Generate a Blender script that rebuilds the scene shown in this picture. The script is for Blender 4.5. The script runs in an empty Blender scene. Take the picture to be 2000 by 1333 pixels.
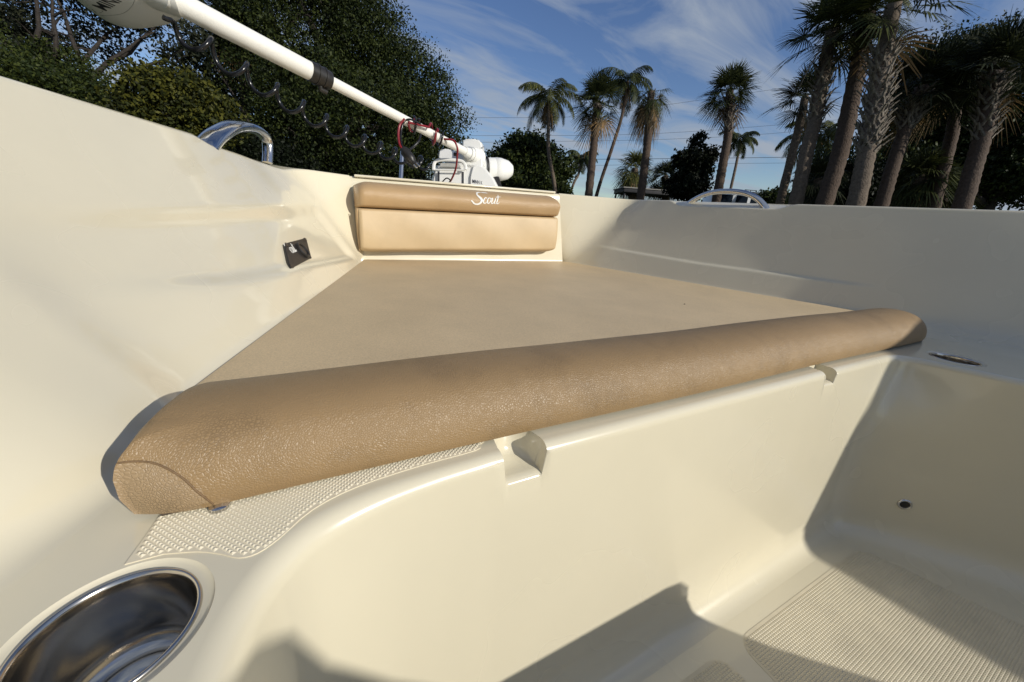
import bpy, bmesh, math, random
import numpy as np
from mathutils import Matrix, Vector
SC = bpy.context.scene
COL = SC.collection
rad = math.radians
# ------------------------------------------------------------------ camera
def cam_axes(yaw, pitch, roll):
    y, p, r = rad(yaw), rad(pitch), rad(roll)
    F = np.array([math.sin(y)*math.cos(p), math.cos(y)*math.cos(p), -math.sin(p)])
    Rr = np.array([math.cos(y), -math.sin(y), 0.0])
    U = np.cross(Rr, F)
    return Rr*math.cos(r)+U*math.sin(r), -Rr*math.sin(r)+U*math.cos(r), F
CR, CU, CF = cam_axes(28.8, 19.0, 4.4)
CP = np.array([-0.651, 0.0, 0.22])
FPX = 722.0
cam = bpy.data.cameras.new('camera'); camo = bpy.data.objects.new('camera', cam); COL.objects.link(camo)
cam.sensor_width = 36.0; cam.lens = 36.0*FPX/2000.0; cam.clip_start = 0.01; cam.clip_end = 2000
m = Matrix.Identity(4)
for i in range(3):
    m[i][0] = CR[i]; m[i][1] = CU[i]; m[i][2] = -CF[i]; m[i][3] = CP[i]
camo.matrix_world = m
SC.camera = camo
def at(u, v, d):   # the point seen at that spot of the picture, d metres ahead
    return CP + (CR*(u-1000)/FPX - CU*(v-666)/FPX + CF)*d
# ------------------------------------------------------------------ light
LD = Vector((0.55, -1.0, 0.50)).normalized()     # towards the sun
SUN_EL = math.asin(LD.z); SUN_AZ = math.atan2(LD.x, LD.y)
sun = bpy.data.lights.new('sun', 'SUN'); sun.energy = 3.85; sun.angle = rad(0.5); sun.color = (1.0, 0.955, 0.865)
so = bpy.data.objects.new('sun', sun); COL.objects.link(so)
so.rotation_euler = (-LD).to_track_quat('-Z', 'Y').to_euler()
W = bpy.data.worlds.new('World'); SC.world = W; W.use_nodes = True
nt = W.node_tree; nt.nodes.clear()
def N(t, kind, **kw):
    n = t.nodes.new(kind)
    for k, v in kw.items(): setattr(n, k, v)
    return n
sky = N(nt, 'ShaderNodeTexSky', sky_type='NISHITA', sun_disc=False)
sky.sun_elevation = SUN_EL; sky.sun_rotation = SUN_AZ
sky.air_density = 1.0; sky.dust_density = 0.3; sky.ozone_density = 2.5
bg = N(nt, 'ShaderNodeBackground'); bg.inputs['Strength'].default_value = 0.066
wo = N(nt, 'ShaderNodeOutputWorld')
tc = N(nt, 'ShaderNodeTexCoord')
sep = N(nt, 'ShaderNodeSeparateXYZ'); nt.links.new(tc.outputs['Generated'], sep.inputs[0])
za = N(nt, 'ShaderNodeMath', operation='ADD'); nt.links.new(sep.outputs[2], za.inputs[0]); za.inputs[1].default_value = 0.12
zm = N(nt, 'ShaderNodeMath', operation='MAXIMUM'); nt.links.new(za.outputs[0], zm.inputs[0]); zm.inputs[1].default_value = 0.05
dv = []
for k in (0, 1):
    d = N(nt, 'ShaderNodeMath', operation='DIVIDE'); nt.links.new(sep.outputs[k], d.inputs[0]); nt.links.new(zm.outputs[0], d.inputs[1]); dv.append(d)
cmb = N(nt, 'ShaderNodeCombineXYZ'); nt.links.new(dv[0].outputs[0], cmb.inputs[0]); nt.links.new(dv[1].outputs[0], cmb.inputs[1])
mp = N(nt, 'ShaderNodeMapping'); nt.links.new(cmb.outputs[0], mp.inputs[0])
mp.inputs['Rotation'].default_value = (0, 0, rad(-25)); mp.inputs['Scale'].default_value = (0.55, 1.5, 1)
n1 = N(nt, 'ShaderNodeTexNoise'); n1.inputs['Scale'].default_value = 1.7; n1.inputs['Detail'].default_value = 9; n1.inputs['Roughness'].default_value = 0.58; n1.inputs['Distortion'].default_value = 0.9
nt.links.new(mp.outputs[0], n1.inputs['Vector'])
n2 = N(nt, 'ShaderNodeTexNoise'); n2.inputs['Scale'].default_value = 0.8; n2.inputs['Detail'].default_value = 2
nt.links.new(cmb.outputs[0], n2.inputs['Vector'])
mh = N(nt, 'ShaderNodeMath', operation='MULTIPLY_ADD'); nt.links.new(n2.outputs['Fac'], mh.inputs[0]); mh.inputs[1].default_value = 0.9; mh.inputs[2].default_value = 0.42
ml = N(nt, 'ShaderNodeMath', operation='MULTIPLY'); nt.links.new(n1.outputs['Fac'], ml.inputs[0]); nt.links.new(mh.outputs[0], ml.inputs[1])
cr = N(nt, 'ShaderNodeMapRange'); nt.links.new(ml.outputs[0], cr.inputs[0])
cr.inputs[1].default_value = 0.335; cr.inputs[2].default_value = 0.58; cr.inputs[3].default_value = 0.0; cr.inputs[4].default_value = 1.0
mx = N(nt, 'ShaderNodeMix', data_type='RGBA'); nt.links.new(cr.outputs[0], mx.inputs['Factor'])
hs = N(nt, 'ShaderNodeHueSaturation'); hs.inputs['Saturation'].default_value = 1.12; hs.inputs['Value'].default_value = 1.60; hs.inputs['Hue'].default_value = 0.512; nt.links.new(sky.outputs[0], hs.inputs['Color'])
nt.links.new(hs.outputs[0], mx.inputs['A']); mx.inputs['B'].default_value = (5.2, 6.0, 7.2, 1)
nt.links.new(mx.outputs['Result'], bg.inputs[0]); nt.links.new(bg.outputs[0], wo.inputs[0])
SC.view_settings.view_transform = 'Standard'; SC.view_settings.look = 'None'
SC.view_settings.exposure = 0.0; SC.view_settings.gamma = 1.0
SC.render.engine = 'CYCLES'
rng = np.random.default_rng(7)
random.seed(7)
# ------------------------------------------------------------------ helpers
def new_mat(name):
    mt = bpy.data.materials.new(name); mt.use_nodes = True
    t = mt.node_tree; b = t.nodes['Principled BSDF']
    return mt, t, b
def setp(b, base=None, rough=None, metal=None, coat=None, coatr=None, spec=None, sheen=None):
    if base is not None: b.inputs['Base Color'].default_value = (*base, 1)
    if rough is not None: b.inputs['Roughness'].default_value = rough
    if metal is not None: b.inputs['Metallic'].default_value = metal
    if coat is not None: b.inputs['Coat Weight'].default_value = coat
    if coatr is not None: b.inputs['Coat Roughness'].default_value = coatr
    if spec is not None: b.inputs['Specular IOR Level'].default_value = spec
def noise(t, scale, detail=4, rough=0.5, vec=None):
    n = N(t, 'ShaderNodeTexNoise'); n.inputs['Scale'].default_value = scale
    n.inputs['Detail'].default_value = detail; n.inputs['Roughness'].default_value = rough
    if vec: t.links.new(vec, n.inputs['Vector'])
    return n
def objco(t):
    return N(t, 'ShaderNodeTexCoord').outputs['Object']
def ramp(t, fac, stops):
    r = N(t, 'ShaderNodeValToRGB'); e = r.color_ramp.elements
    while len(e) < len(stops): e.new(0.5)
    for el, (p, c) in zip(e, stops): el.position = p; el.color = (*c, 1)
    t.links.new(fac, r.inputs[0]); return r
def bump(t, b, h, strength, dist, prev=None):
    bp = N(t, 'ShaderNodeBump'); bp.inputs['Strength'].default_value = strength; bp.inputs['Distance'].default_value = dist
    t.links.new(h, bp.inputs['Height'])
    if prev: t.links.new(prev.outputs[0], bp.inputs['Normal'])
    t.links.new(bp.outputs[0], b.inputs['Normal']); return bp
M = {}
def simple(name, base, rough=0.5, metal=0.0, var=0.12, scale=20, coat=0.0, bmp=0.0, bscale=200, bdist=0.001):
    mt, t, b = new_mat(name); setp(b, base, rough, metal, coat)
    co = objco(t); n = noise(t, scale, 5, 0.6, co)
    lo = tuple(c*(1-var) for c in base); hi = tuple(min(1, c*(1+var)) for c in base)
    r = ramp(t, n.outputs['Fac'], [(0.3, lo), (0.7, hi)])
    t.links.new(r.outputs[0], b.inputs['Base Color'])
    if bmp: bump(t, b, noise(t, bscale, 3, 0.5, co).outputs['Fac'], bmp, bdist)
    M[name] = mt; return mt
# gelcoat: cream, glossy, faint dirt
def gelcoat(name, rough=0.22, dirt=1.0, base=(0.700, 0.638, 0.480)):
    mt, t, b = new_mat(name); setp(b, base, rough, 0, 0.6, 0.05)
    co = objco(t)
    n = noise(t, 3.0, 5, 0.6, co); r = ramp(t, n.outputs['Fac'], [(0.3, tuple(c*0.965 for c in base)), (0.7, tuple(min(1, c*1.02) for c in base))])
    n3 = noise(t, 230, 3, 0.7, co); r3 = ramp(t, n3.outputs['Fac'], [(0.76, (0, 0, 0)), (0.82, (1, 1, 1))])
    n4 = noise(t, 9, 3, 0.6, co); r4 = ramp(t, n4.outputs['Fac'], [(0.48, (0, 0, 0)), (0.80, (1, 1, 1))])
    mm = N(t, 'ShaderNodeMath', operation='MULTIPLY'); t.links.new(r3.outputs[0], mm.inputs[0]); t.links.new(r4.outputs[0], mm.inputs[1])
    m2 = N(t, 'ShaderNodeMath', operation='MULTIPLY'); t.links.new(mm.outputs[0], m2.inputs[0]); m2.inputs[1].default_value = 0.0*dirt
    mxn = N(t, 'ShaderNodeMix', data_type='RGBA'); t.links.new(m2.outputs[0], mxn.inputs['Factor'])
    t.links.new(r.outputs[0], mxn.inputs['A']); mxn.inputs['B'].default_value = (0.22, 0.18, 0.12, 1)
    t.links.new(mxn.outputs['Result'], b.inputs['Base Color'])
    rr = N(t, 'ShaderNodeMapRange'); t.links.new(noise(t, 5, 2, 0.5, co).outputs['Fac'], rr.inputs[0])
    rr.inputs[1].default_value = 0.3; rr.inputs[2].default_value = 0.7; rr.inputs[3].default_value = rough*0.75; rr.inputs[4].default_value = rough*1.5
    t.links.new(rr.outputs[0], b.inputs['Roughness'])
    M[name] = mt; return mt
gelcoat('gelcoat')
gelcoat('nonskid', 0.5, 0.8, (0.74, 0.665, 0.50))
def nonskid_floor():
    mt, t, b = new_mat('nonskid_floor'); base = (0.70, 0.63, 0.47); setp(b, base, 0.55)
    co = objco(t); n = noise(t, 7, 6, 0.65, co); r = ramp(t, n.outputs['Fac'], [(0.32, tuple(c*0.80 for c in base)), (0.6, base)])
    n3 = noise(t, 120, 3, 0.7, co); r3 = ramp(t, n3.outputs['Fac'], [(0.72, (0, 0, 0)), (0.78, (0.6, 0.6, 0.6))])
    mxn = N(t, 'ShaderNodeMix', data_type='RGBA'); t.links.new(r3.outputs[0], mxn.inputs['Factor'])
    t.links.new(r.outputs[0], mxn.inputs['A']); mxn.inputs['B'].default_value = (0.16, 0.12, 0.08, 1)
    t.links.new(mxn.outputs['Result'], b.inputs['Base Color']); M['nonskid_floor'] = mt
nonskid_floor()
def vinyl(name, base, rough, cell, bstr, bdist=0.0012, spots=0.5):
    mt, t, b = new_mat(name); setp(b, base, rough, 0)
    b.inputs['Specular IOR Level'].default_value = 0.55
    co = objco(t)
    nz = noise(t, 40, 2, 0.5, co)
    mixv = N(t, 'ShaderNodeMix', data_type='VECTOR'); mixv.inputs['Factor'].default_value = 0.012
    t.links.new(co, mixv.inputs['A']); t.links.new(nz.outputs['Color'], mixv.inputs['B'])
    v = N(t, 'ShaderNodeTexVoronoi', feature='DISTANCE_TO_EDGE'); v.inputs['Scale'].default_value = cell
    t.links.new(mixv.outputs['Result'], v.inputs['Vector'])
    mr = N(t, 'ShaderNodeMapRange'); t.links.new(v.outputs['Distance'], mr.inputs[0]); mr.inputs[2].default_value = 0.22
    n = noise(t, 5, 5, 0.6, co); r = ramp(t, n.outputs['Fac'], [(0.3, tuple(c*0.90 for c in base)), (0.7, tuple(c*1.07 for c in base))])
    # grime caught in the grain, in patches
    n5 = noise(t, 16, 3, 0.6, co); r5 = ramp(t, n5.outputs['Fac'], [(0.52, (0, 0, 0)), (0.68, (1, 1, 1))])
    inv = N(t, 'ShaderNodeMath', operation='SUBTRACT'); inv.inputs[0].default_value = 1.0; t.links.new(mr.outputs[0], inv.inputs[1])
    g = N(t, 'ShaderNodeMath', operation='MULTIPLY'); t.links.new(inv.outputs[0], g.inputs[0]); t.links.new(r5.outputs[0], g.inputs[1])
    g2 = N(t, 'ShaderNodeMath', operation='MULTIPLY'); t.links.new(g.outputs[0], g2.inputs[0]); g2.inputs[1].default_value = spots
    mxn = N(t, 'ShaderNodeMix', data_type='RGBA'); t.links.new(g2.outputs[0], mxn.inputs['Factor'])
    t.links.new(r.outputs[0], mxn.inputs['A']); mxn.inputs['B'].default_value = tuple(c*0.35 for c in base)+(1,)
    t.links.new(mxn.outputs['Result'], b.inputs['Base Color'])
    b1 = bump(t, b, mr.outputs[0], bstr, bdist)
    n6 = noise(t, 900, 2, 0.5, co); b2 = bump(t, b, n6.outputs['Fac'], 0.03, 0.0002, b1)
    n7 = noise(t, 9, 2, 0.5, co); bump(t, b, n7.outputs['Fac'], 0.25, 0.006, b2)
    M[name] = mt
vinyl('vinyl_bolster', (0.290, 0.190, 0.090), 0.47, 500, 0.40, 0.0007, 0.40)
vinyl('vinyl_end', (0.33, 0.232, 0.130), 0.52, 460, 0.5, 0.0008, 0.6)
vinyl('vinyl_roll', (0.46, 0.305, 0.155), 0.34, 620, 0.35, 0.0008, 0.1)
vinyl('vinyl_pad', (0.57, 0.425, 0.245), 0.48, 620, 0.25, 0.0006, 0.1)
def mat_fabric():
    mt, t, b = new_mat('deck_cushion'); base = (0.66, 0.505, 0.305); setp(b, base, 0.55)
    co = objco(t); n = noise(t, 420, 4, 0.75, co); r = ramp(t, n.outputs['Fac'], [(0.3, tuple(c*0.82 for c in base)), (0.7, tuple(c*1.15 for c in base))])
    n2 = noise(t, 6, 4, 0.6, co); r2 = ramp(t, n2.outputs['Fac'], [(0.3, (0.92, 0.92, 0.92)), (0.7, (1.05, 1.05, 1.05))])
    mu = N(t, 'ShaderNodeMix', data_type='RGBA', blend_type='MULTIPLY'); mu.inputs['Factor'].default_value = 1
    t.links.new(r.outputs[0], mu.inputs['A']); t.links.new(r2.outputs[0], mu.inputs['B']); t.links.new(mu.outputs['Result'], b.inputs['Base Color'])
    bump(t, b, n.outputs['Fac'], 0.5, 0.001); M['deck_cushion'] = mt
mat_fabric()
simple('white_thread', (0.80, 0.78, 0.72), 0.5, 0, 0.05, 300)
simple('seam', (0.17, 0.105, 0.05), 0.7, 0, 0.2, 300)
simple('under', (0.06, 0.045, 0.03), 0.8, 0, 0.2, 100)
simple('black_plastic', (0.018, 0.016, 0.014), 0.42, 0, 0.3, 60, bmp=0.3, bscale=900, bdist=0.0003)
simple('black_cable', (0.008, 0.008, 0.009), 0.22, 0, 0.3, 60)
simple('red_cable', (0.20, 0.012, 0.018), 0.32, 0, 0.2, 60)
simple('white_plastic', (0.80, 0.79, 0.75), 0.32, 0, 0.03, 8)
simple('shaft_white', (0.78, 0.76, 0.70), 0.5, 0, 0.05, 300, bmp=0.6, bscale=700, bdist=0.0008)
simple('dark_print', (0.03, 0.03, 0.035), 0.4, 0, 0.1, 100)
simple('grey_line', (0.42, 0.41, 0.38), 0.4, 0, 0.1, 100)
simple('hull_white', (0.78, 0.76, 0.70), 0.2, 0, 0.02, 3, coat=0.5)
def steel(name, base=(0.62, 0.61, 0.60), rough=0.12, brushed=0.0):
    mt, t, b = new_mat(name); setp(b, base, rough, 1.0)
    co = objco(t); n = noise(t, 25, 3, 0.5, co)
    rr = N(t, 'ShaderNodeMapRange'); t.links.new(n.outputs['Fac'], rr.inputs[0]); rr.inputs[3].default_value = rough*0.85; rr.inputs[4].default_value = rough*1.3
    t.links.new(rr.outputs[0], b.inputs['Roughness'])
    if brushed:
        mpn = N(t, 'ShaderNodeMapping'); mpn.inputs['Scale'].default_value = (1, 1, 90); t.links.new(co, mpn.inputs[0])
        n2 = noise(t, 30, 3, 0.6, mpn.outputs[0]); bump(t, b, n2.outputs['Fac'], brushed, 0.0008)
    M[name] = mt
steel('steel', (0.66, 0.65, 0.64), 0.13)
steel('cup_steel', (0.58, 0.54, 0.48), 0.16, 0.0)
steel('rim_steel', (0.74, 0.69, 0.60), 0.38)
def foliage(name, base, var=0.45, trans=0.15, rough=0.5):
    mt, t, b = new_mat(name); setp(b, base, 0.6, spec=0.18)
    g = N(t, 'ShaderNodeNewGeometry'); co = objco(t); n = noise(t, 0.9, 3, 0.6, co)
    ad = N(t, 'ShaderNodeMath', operation='MULTIPLY_ADD'); t.links.new(g.outputs['Random Per Island'], ad.inputs[0]); ad.inputs[1].default_value = 0.7
    t.links.new(n.outputs['Fac'], ad.inputs[2])
    lo = tuple(c*(1-var) for c in base); hi = (base[0]*(1+var*1.5), base[1]*(1+var), base[2]*(1+var*0.3))
    r = ramp(t, ad.outputs[0], [(0.35, lo), (0.85, base), (1.0, hi)])
    t.links.new(r.outputs[0], b.inputs['Base Color'])
    tr = N(t, 'ShaderNodeBsdfTranslucent'); t.links.new(r.outputs[0], tr.inputs[0])
    ms = N(t, 'ShaderNodeMixShader'); ms.inputs[0].default_value = trans
    out = t.nodes['Material Output']
    t.links.new(b.outputs[0], ms.inputs[1]); t.links.new(tr.outputs[0], ms.inputs[2]); t.links.new(ms.outputs[0], out.inputs[0])
    M[name] = mt
foliage('leaf_oak', (0.020, 0.031, 0.009), 0.7)
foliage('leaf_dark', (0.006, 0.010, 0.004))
foliage('leaf_vine', (0.036, 0.044, 0.010), 0.9)
foliage('leaf_mid', (0.024, 0.037, 0.010), 0.7)
foliage('leaf_sabal', (0.040, 0.052, 0.020), 0.5)
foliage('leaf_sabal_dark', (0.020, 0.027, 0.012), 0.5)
foliage('leaf_coconut', (0.060, 0.070, 0.022), 0.5)
foliage('leaf_dry', (0.17, 0.12, 0.065), 0.4)
foliage('leaf_pine', (0.022, 0.028, 0.018), 0.4)
simple('bark_grey', (0.032, 0.025, 0.020), 0.9, 0, 0.35, 14, bmp=1.0, bscale=25, bdist=0.03)
simple('bark_palm', (0.120, 0.090, 0.064), 0.9, 0, 0.35, 18, bmp=1.0, bscale=30, bdist=0.02)
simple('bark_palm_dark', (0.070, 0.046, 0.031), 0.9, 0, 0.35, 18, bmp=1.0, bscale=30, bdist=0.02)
simple('boot', (0.165, 0.138, 0.108), 0.85, 0, 0.4, 12, bmp=0.8, bscale=30, bdist=0.02)
simple('concrete', (0.30, 0.29, 0.27), 0.8, 0, 0.15, 5)
simple('grass_ground', (0.05, 0.07, 0.025), 0.9, 0, 0.4, 0.8, bmp=0.8, bscale=6, bdist=0.05)
simple('pole_wood', (0.19, 0.165, 0.135), 0.85, 0, 0.2, 6)
simple('transformer', (0.42, 0.44, 0.46), 0.5, 0, 0.05, 5)
simple('roof_dark', (0.04, 0.04, 0.045), 0.6, 0, 0.2, 3)
simple('car_white', (0.62, 0.64, 0.66), 0.25, 0, 0.03, 2, coat=0.5)
simple('car_glass', (0.012, 0.018, 0.028), 0.05, 0, 0.1, 2)
simple('rubber', (0.02, 0.02, 0.02), 0.8, 0, 0.2, 5)

def origin(o):
    v = np.zeros(3)
    while o is not None: v += np.array(o.location); o = o.parent
    return v
def mesh(name, V, Fc, mat, parent=None, smooth=True, angle=None):
    V = np.asarray(V, float)
    off = origin(parent) if parent is not None else np.zeros(3)
    me = bpy.data.meshes.new(name); me.from_pydata((V-off).tolist(), [], Fc if isinstance(Fc, list) else [tuple(f) for f in Fc]); me.update()
    if mat: me.materials.append(M[mat])
    if smooth: me.polygons.foreach_set('use_smooth', [True]*len(me.polygons))
    if angle: 
        try: me.set_sharp_from_angle(angle=rad(angle))
        except Exception: pass
    o = bpy.data.objects.new(name, me); COL.objects.link(o)
    if parent is not None: o.parent = parent
    return o
def quads(name, P, mat, parent=None, smooth=False):   # P: (n,4,3) separate quads, fast
    P = np.asarray(P, np.float32); n = len(P)
    off = origin(parent) if parent is not None else np.zeros(3)
    me = bpy.data.meshes.new(name); me.vertices.add(n*4); me.loops.add(n*4); me.polygons.add(n)
    me.vertices.foreach_set('co', (P-off.astype(np.float32)).reshape(-1)); me.loops.foreach_set('vertex_index', np.arange(n*4, dtype=np.int32))
    me.polygons.foreach_set('loop_start', np.arange(0, n*4, 4, dtype=np.int32))
    me.update(calc_edges=True); me.validate()
    me.materials.append(M[mat])
    o = bpy.data.objects.new(name, me); COL.objects.link(o)
    if parent is not None: o.parent = parent
    return o
def empty(name, loc, label=None, cat=None, group=None, kind=None):
    o = bpy.data.objects.new(name, None); COL.objects.link(o); o.location = tuple(float(a) for a in loc); o.empty_display_size = 0.1
    tag(o, label, cat, group, kind); return o
def tag(o, label=None, cat=None, group=None, kind=None):
    if label: o['label'] = label
    if cat: o['category'] = cat
    if group: o['group'] = group
    if kind: o['kind'] = kind
    return o
def grid(rows):      # rows: (m,n,3) -> verts, faces
    rows = np.asarray(rows); m_, n_ = rows.shape[:2]
    V = rows.reshape(-1, 3); Fc = []
    for i in range(m_-1):
        for j in range(n_-1):
            a = i*n_+j; Fc.append((a, a+1, a+n_+1, a+n_))
    return V, Fc
def catmull(P, n):
    P = np.asarray(P, float); Q = np.vstack([2*P[0]-P[1], P, 2*P[-1]-P[-2]]); out = []
    for i in range(len(P)-1):
        p0, p1, p2, p3 = Q[i], Q[i+1], Q[i+2], Q[i+3]
        for k in range(n):
            t = k/n; out.append(0.5*((2*p1)+(-p0+p2)*t+(2*p0-5*p1+4*p2-p3)*t*t+(-p0+3*p1-3*p2+p3)*t**3))
    out.append(P[-1]); return np.array(out)
def tube_vf(path, r, seg=12, cap=True, flat=1.0, up=None, base=0):
    path = np.asarray(path, float); n = len(path)
    r = np.broadcast_to(np.asarray(r, float), (n,))
    T = np.gradient(path, axis=0); T /= np.linalg.norm(T, axis=1)[:, None]+1e-12
    u = np.array(up if up is not None else (0, 0, 1.0), float)
    if abs(T[0] @ u) > 0.95 and up is None: u = np.array([1.0, 0, 0])
    nrm = u - T[0]*(u@T[0]); nrm /= np.linalg.norm(nrm)
    V = []
    for i in range(n):
        nrm = nrm - T[i]*(nrm@T[i]); nrm /= np.linalg.norm(nrm); bn = np.cross(T[i], nrm)
        for k in range(seg):
            a = 2*math.pi*k/seg; V.append(path[i]+nrm*math.cos(a)*r[i]*flat+bn*math.sin(a)*r[i])
    Fc = []
    for i in range(n-1):
        for k in range(seg):
            k2 = (k+1) % seg; Fc.append((base+i*seg+k, base+i*seg+k2, base+(i+1)*seg+k2, base+(i+1)*seg+k))
    if cap:
        Fc.append(tuple(base+k for k in range(seg))[::-1]); Fc.append(tuple(base+(n-1)*seg+k for k in range(seg)))
    return V, Fc
def tube(name, path, r, mat, parent=None, seg=12, flat=1.0, up=None, angle=60):
    V, Fc = tube_vf(path, r, seg, True, flat, up); return mesh(name, V, Fc, mat, parent, True, angle)
class MB:
    def __init__(s): s.V = []; s.F = []
    def add(s, V, Fc):
        b = len(s.V); s.V += [tuple(v) for v in V]; s.F += [tuple(i+b for i in f) for f in Fc]
    def tube(s, path, r, seg=8, cap=True, flat=1.0, up=None):
        V, Fc = tube_vf(path, r, seg, cap, flat, up); s.add(V, Fc)
    def box(s, c, size, ax=None, taper=1.0):
        c = np.array(c, float); h = np.array(size, float)/2; ax = np.eye(3) if ax is None else np.array(ax)
        V = []
        for z in (-1, 1):
            for x, y in ((-1, -1), (1, -1), (1, 1), (-1, 1)):
                k = taper if z > 0 else 1.0
                V.append(c+ax[0]*h[0]*x*k+ax[1]*h[1]*y*k+ax[2]*h[2]*z)
        s.add(V, [(3, 2, 1, 0), (4, 5, 6, 7), (0, 1, 5, 4), (1, 2, 6, 5), (2, 3, 7, 6), (3, 0, 4, 7)])
    def obj(s, name, mat, parent=None, smooth=True, angle=40, bev=0.0, seg=3):
        o = mesh(name, s.V, s.F, mat, parent, smooth, angle)
        if bev:
            bm = bmesh.new(); bm.from_mesh(o.data)
            bmesh.ops.bevel(bm, geom=[e for e in bm.edges if len(e.link_faces) == 2 and e.calc_face_angle(0) > 0.5], offset=bev, segments=seg, affect='EDGES', profile=0.5, clamp_overlap=True)
            bm.to_mesh(o.data); bm.free(); o.data.polygons.foreach_set('use_smooth', [True]*len(o.data.polygons)); o.data.set_sharp_from_angle(angle=rad(50))
        return o
def lathe(name, prof, c, mat, parent=None, seg=64, ax=None, angle=50):   # prof: (r,z)
    c = np.array(c, float); ax = np.eye(3) if ax is None else np.array(ax)
    V = []; n = len(prof)
    for k in range(seg):
        a = 2*math.pi*k/seg
        for r, z in prof: V.append(c+ax[0]*r*math.cos(a)+ax[1]*r*math.sin(a)+ax[2]*z)
    Fc = []
    for k in range(seg):
        k2 = (k+1) % seg
        for j in range(n-1): Fc.append((k*n+j, k2*n+j, k2*n+j+1, k*n+j+1))
    o = mesh(name, V, Fc, mat, parent, True, None)
    bm = bmesh.new(); bm.from_mesh(o.data); bmesh.ops.remove_doubles(bm, verts=bm.verts, dist=1e-6); bm.normal_update(); bm.to_mesh(o.data); bm.free()
    o.data.polygons.foreach_set('use_smooth', [True]*len(o.data.polygons)); o.data.set_sharp_from_angle(angle=rad(angle)); return o
def sstep(a, b, x): t = np.clip((x-a)/(b-a), 0, 1); return t*t*(3-2*t)
def inpoly(x, y, poly):
    c = False; n = len(poly); j = n-1
    for i in range(n):
        xi, yi = poly[i]; xj, yj = poly[j]
        if (yi > y) != (yj > y) and x < (xj-xi)*(y-yi)/(yj-yi)+xi: c = not c
        j = i
    return c
def polydist(x, y, poly):
    p = np.array([x, y]); A = np.array(poly); B = np.roll(A, -1, 0); d = B-A
    t = np.clip(((p-A)*d).sum(1)/(d*d).sum(1), 0, 1); return np.min(np.linalg.norm(A+d*t[:, None]-p, axis=1))
# ------------------------------------------------------------------ ground
GZ = -1.5
g = mesh('ground', [(-600, -600, GZ), (600, -600, GZ), (600, 600, GZ), (-600, 600, GZ)], [(0, 1, 2, 3)], 'grass_ground', None, False); tag(g, kind='structure')
# ------------------------------------------------------------------ boat
boat = empty('boat', (0, 0, GZ), 'cream fibreglass fishing boat bow with casting deck and cockpit well', 'boat')
base_s = [(0.97, -2.2), (0.955, -1.2), (0.94, -0.5), (0.925, 0.0), (0.905, 0.2), (0.885, 0.35), (0.838, 0.54), (0.745, 0.8), (0.672, 1.0), (0.600, 1.2), (0.530, 1.40), (0.490, 1.52), (0.474, 1.575)]
top_s = [(1.24, -2.2), (1.235, -1.2), (1.22, -0.5), (1.165, 0.0), (1.105, 0.2), (1.05, 0.38), (0.985, 0.6), (0.93, 0.8), (0.87, 1.0), (0.815, 1.2), (0.785, 1.36), (0.745, 1.49), (0.43, 1.605)]
base_p = [(-0.93, -2.2), (-0.92, -1.2), (-0.905, -0.5), (-0.905, 0.0), (-0.897, 0.17), (-0.838, 0.275), (-0.798, 0.355), (-0.785, 0.44), (-0.7785, 0.53), (-0.698, 0.8), (-0.637, 1.0), (-0.577, 1.2), (-0.518, 1.40), (-0.485, 1.52), (-0.474, 1.575)]
top_p = [(-1.24, -2.2), (-1.235, -1.2), (-1.20, -0.5), (-1.12, 0.0), (-1.08, 0.2), (-1.060, 0.28), (-1.043, 0.36), (-1.020, 0.46), (-0.985, 0.6), (-0.93, 0.8), (-0.87, 1.0), (-0.81, 1.2), (-0.755, 1.38), (-0.675, 1.52), (-0.505, 1.61)]
NS = 14
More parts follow.
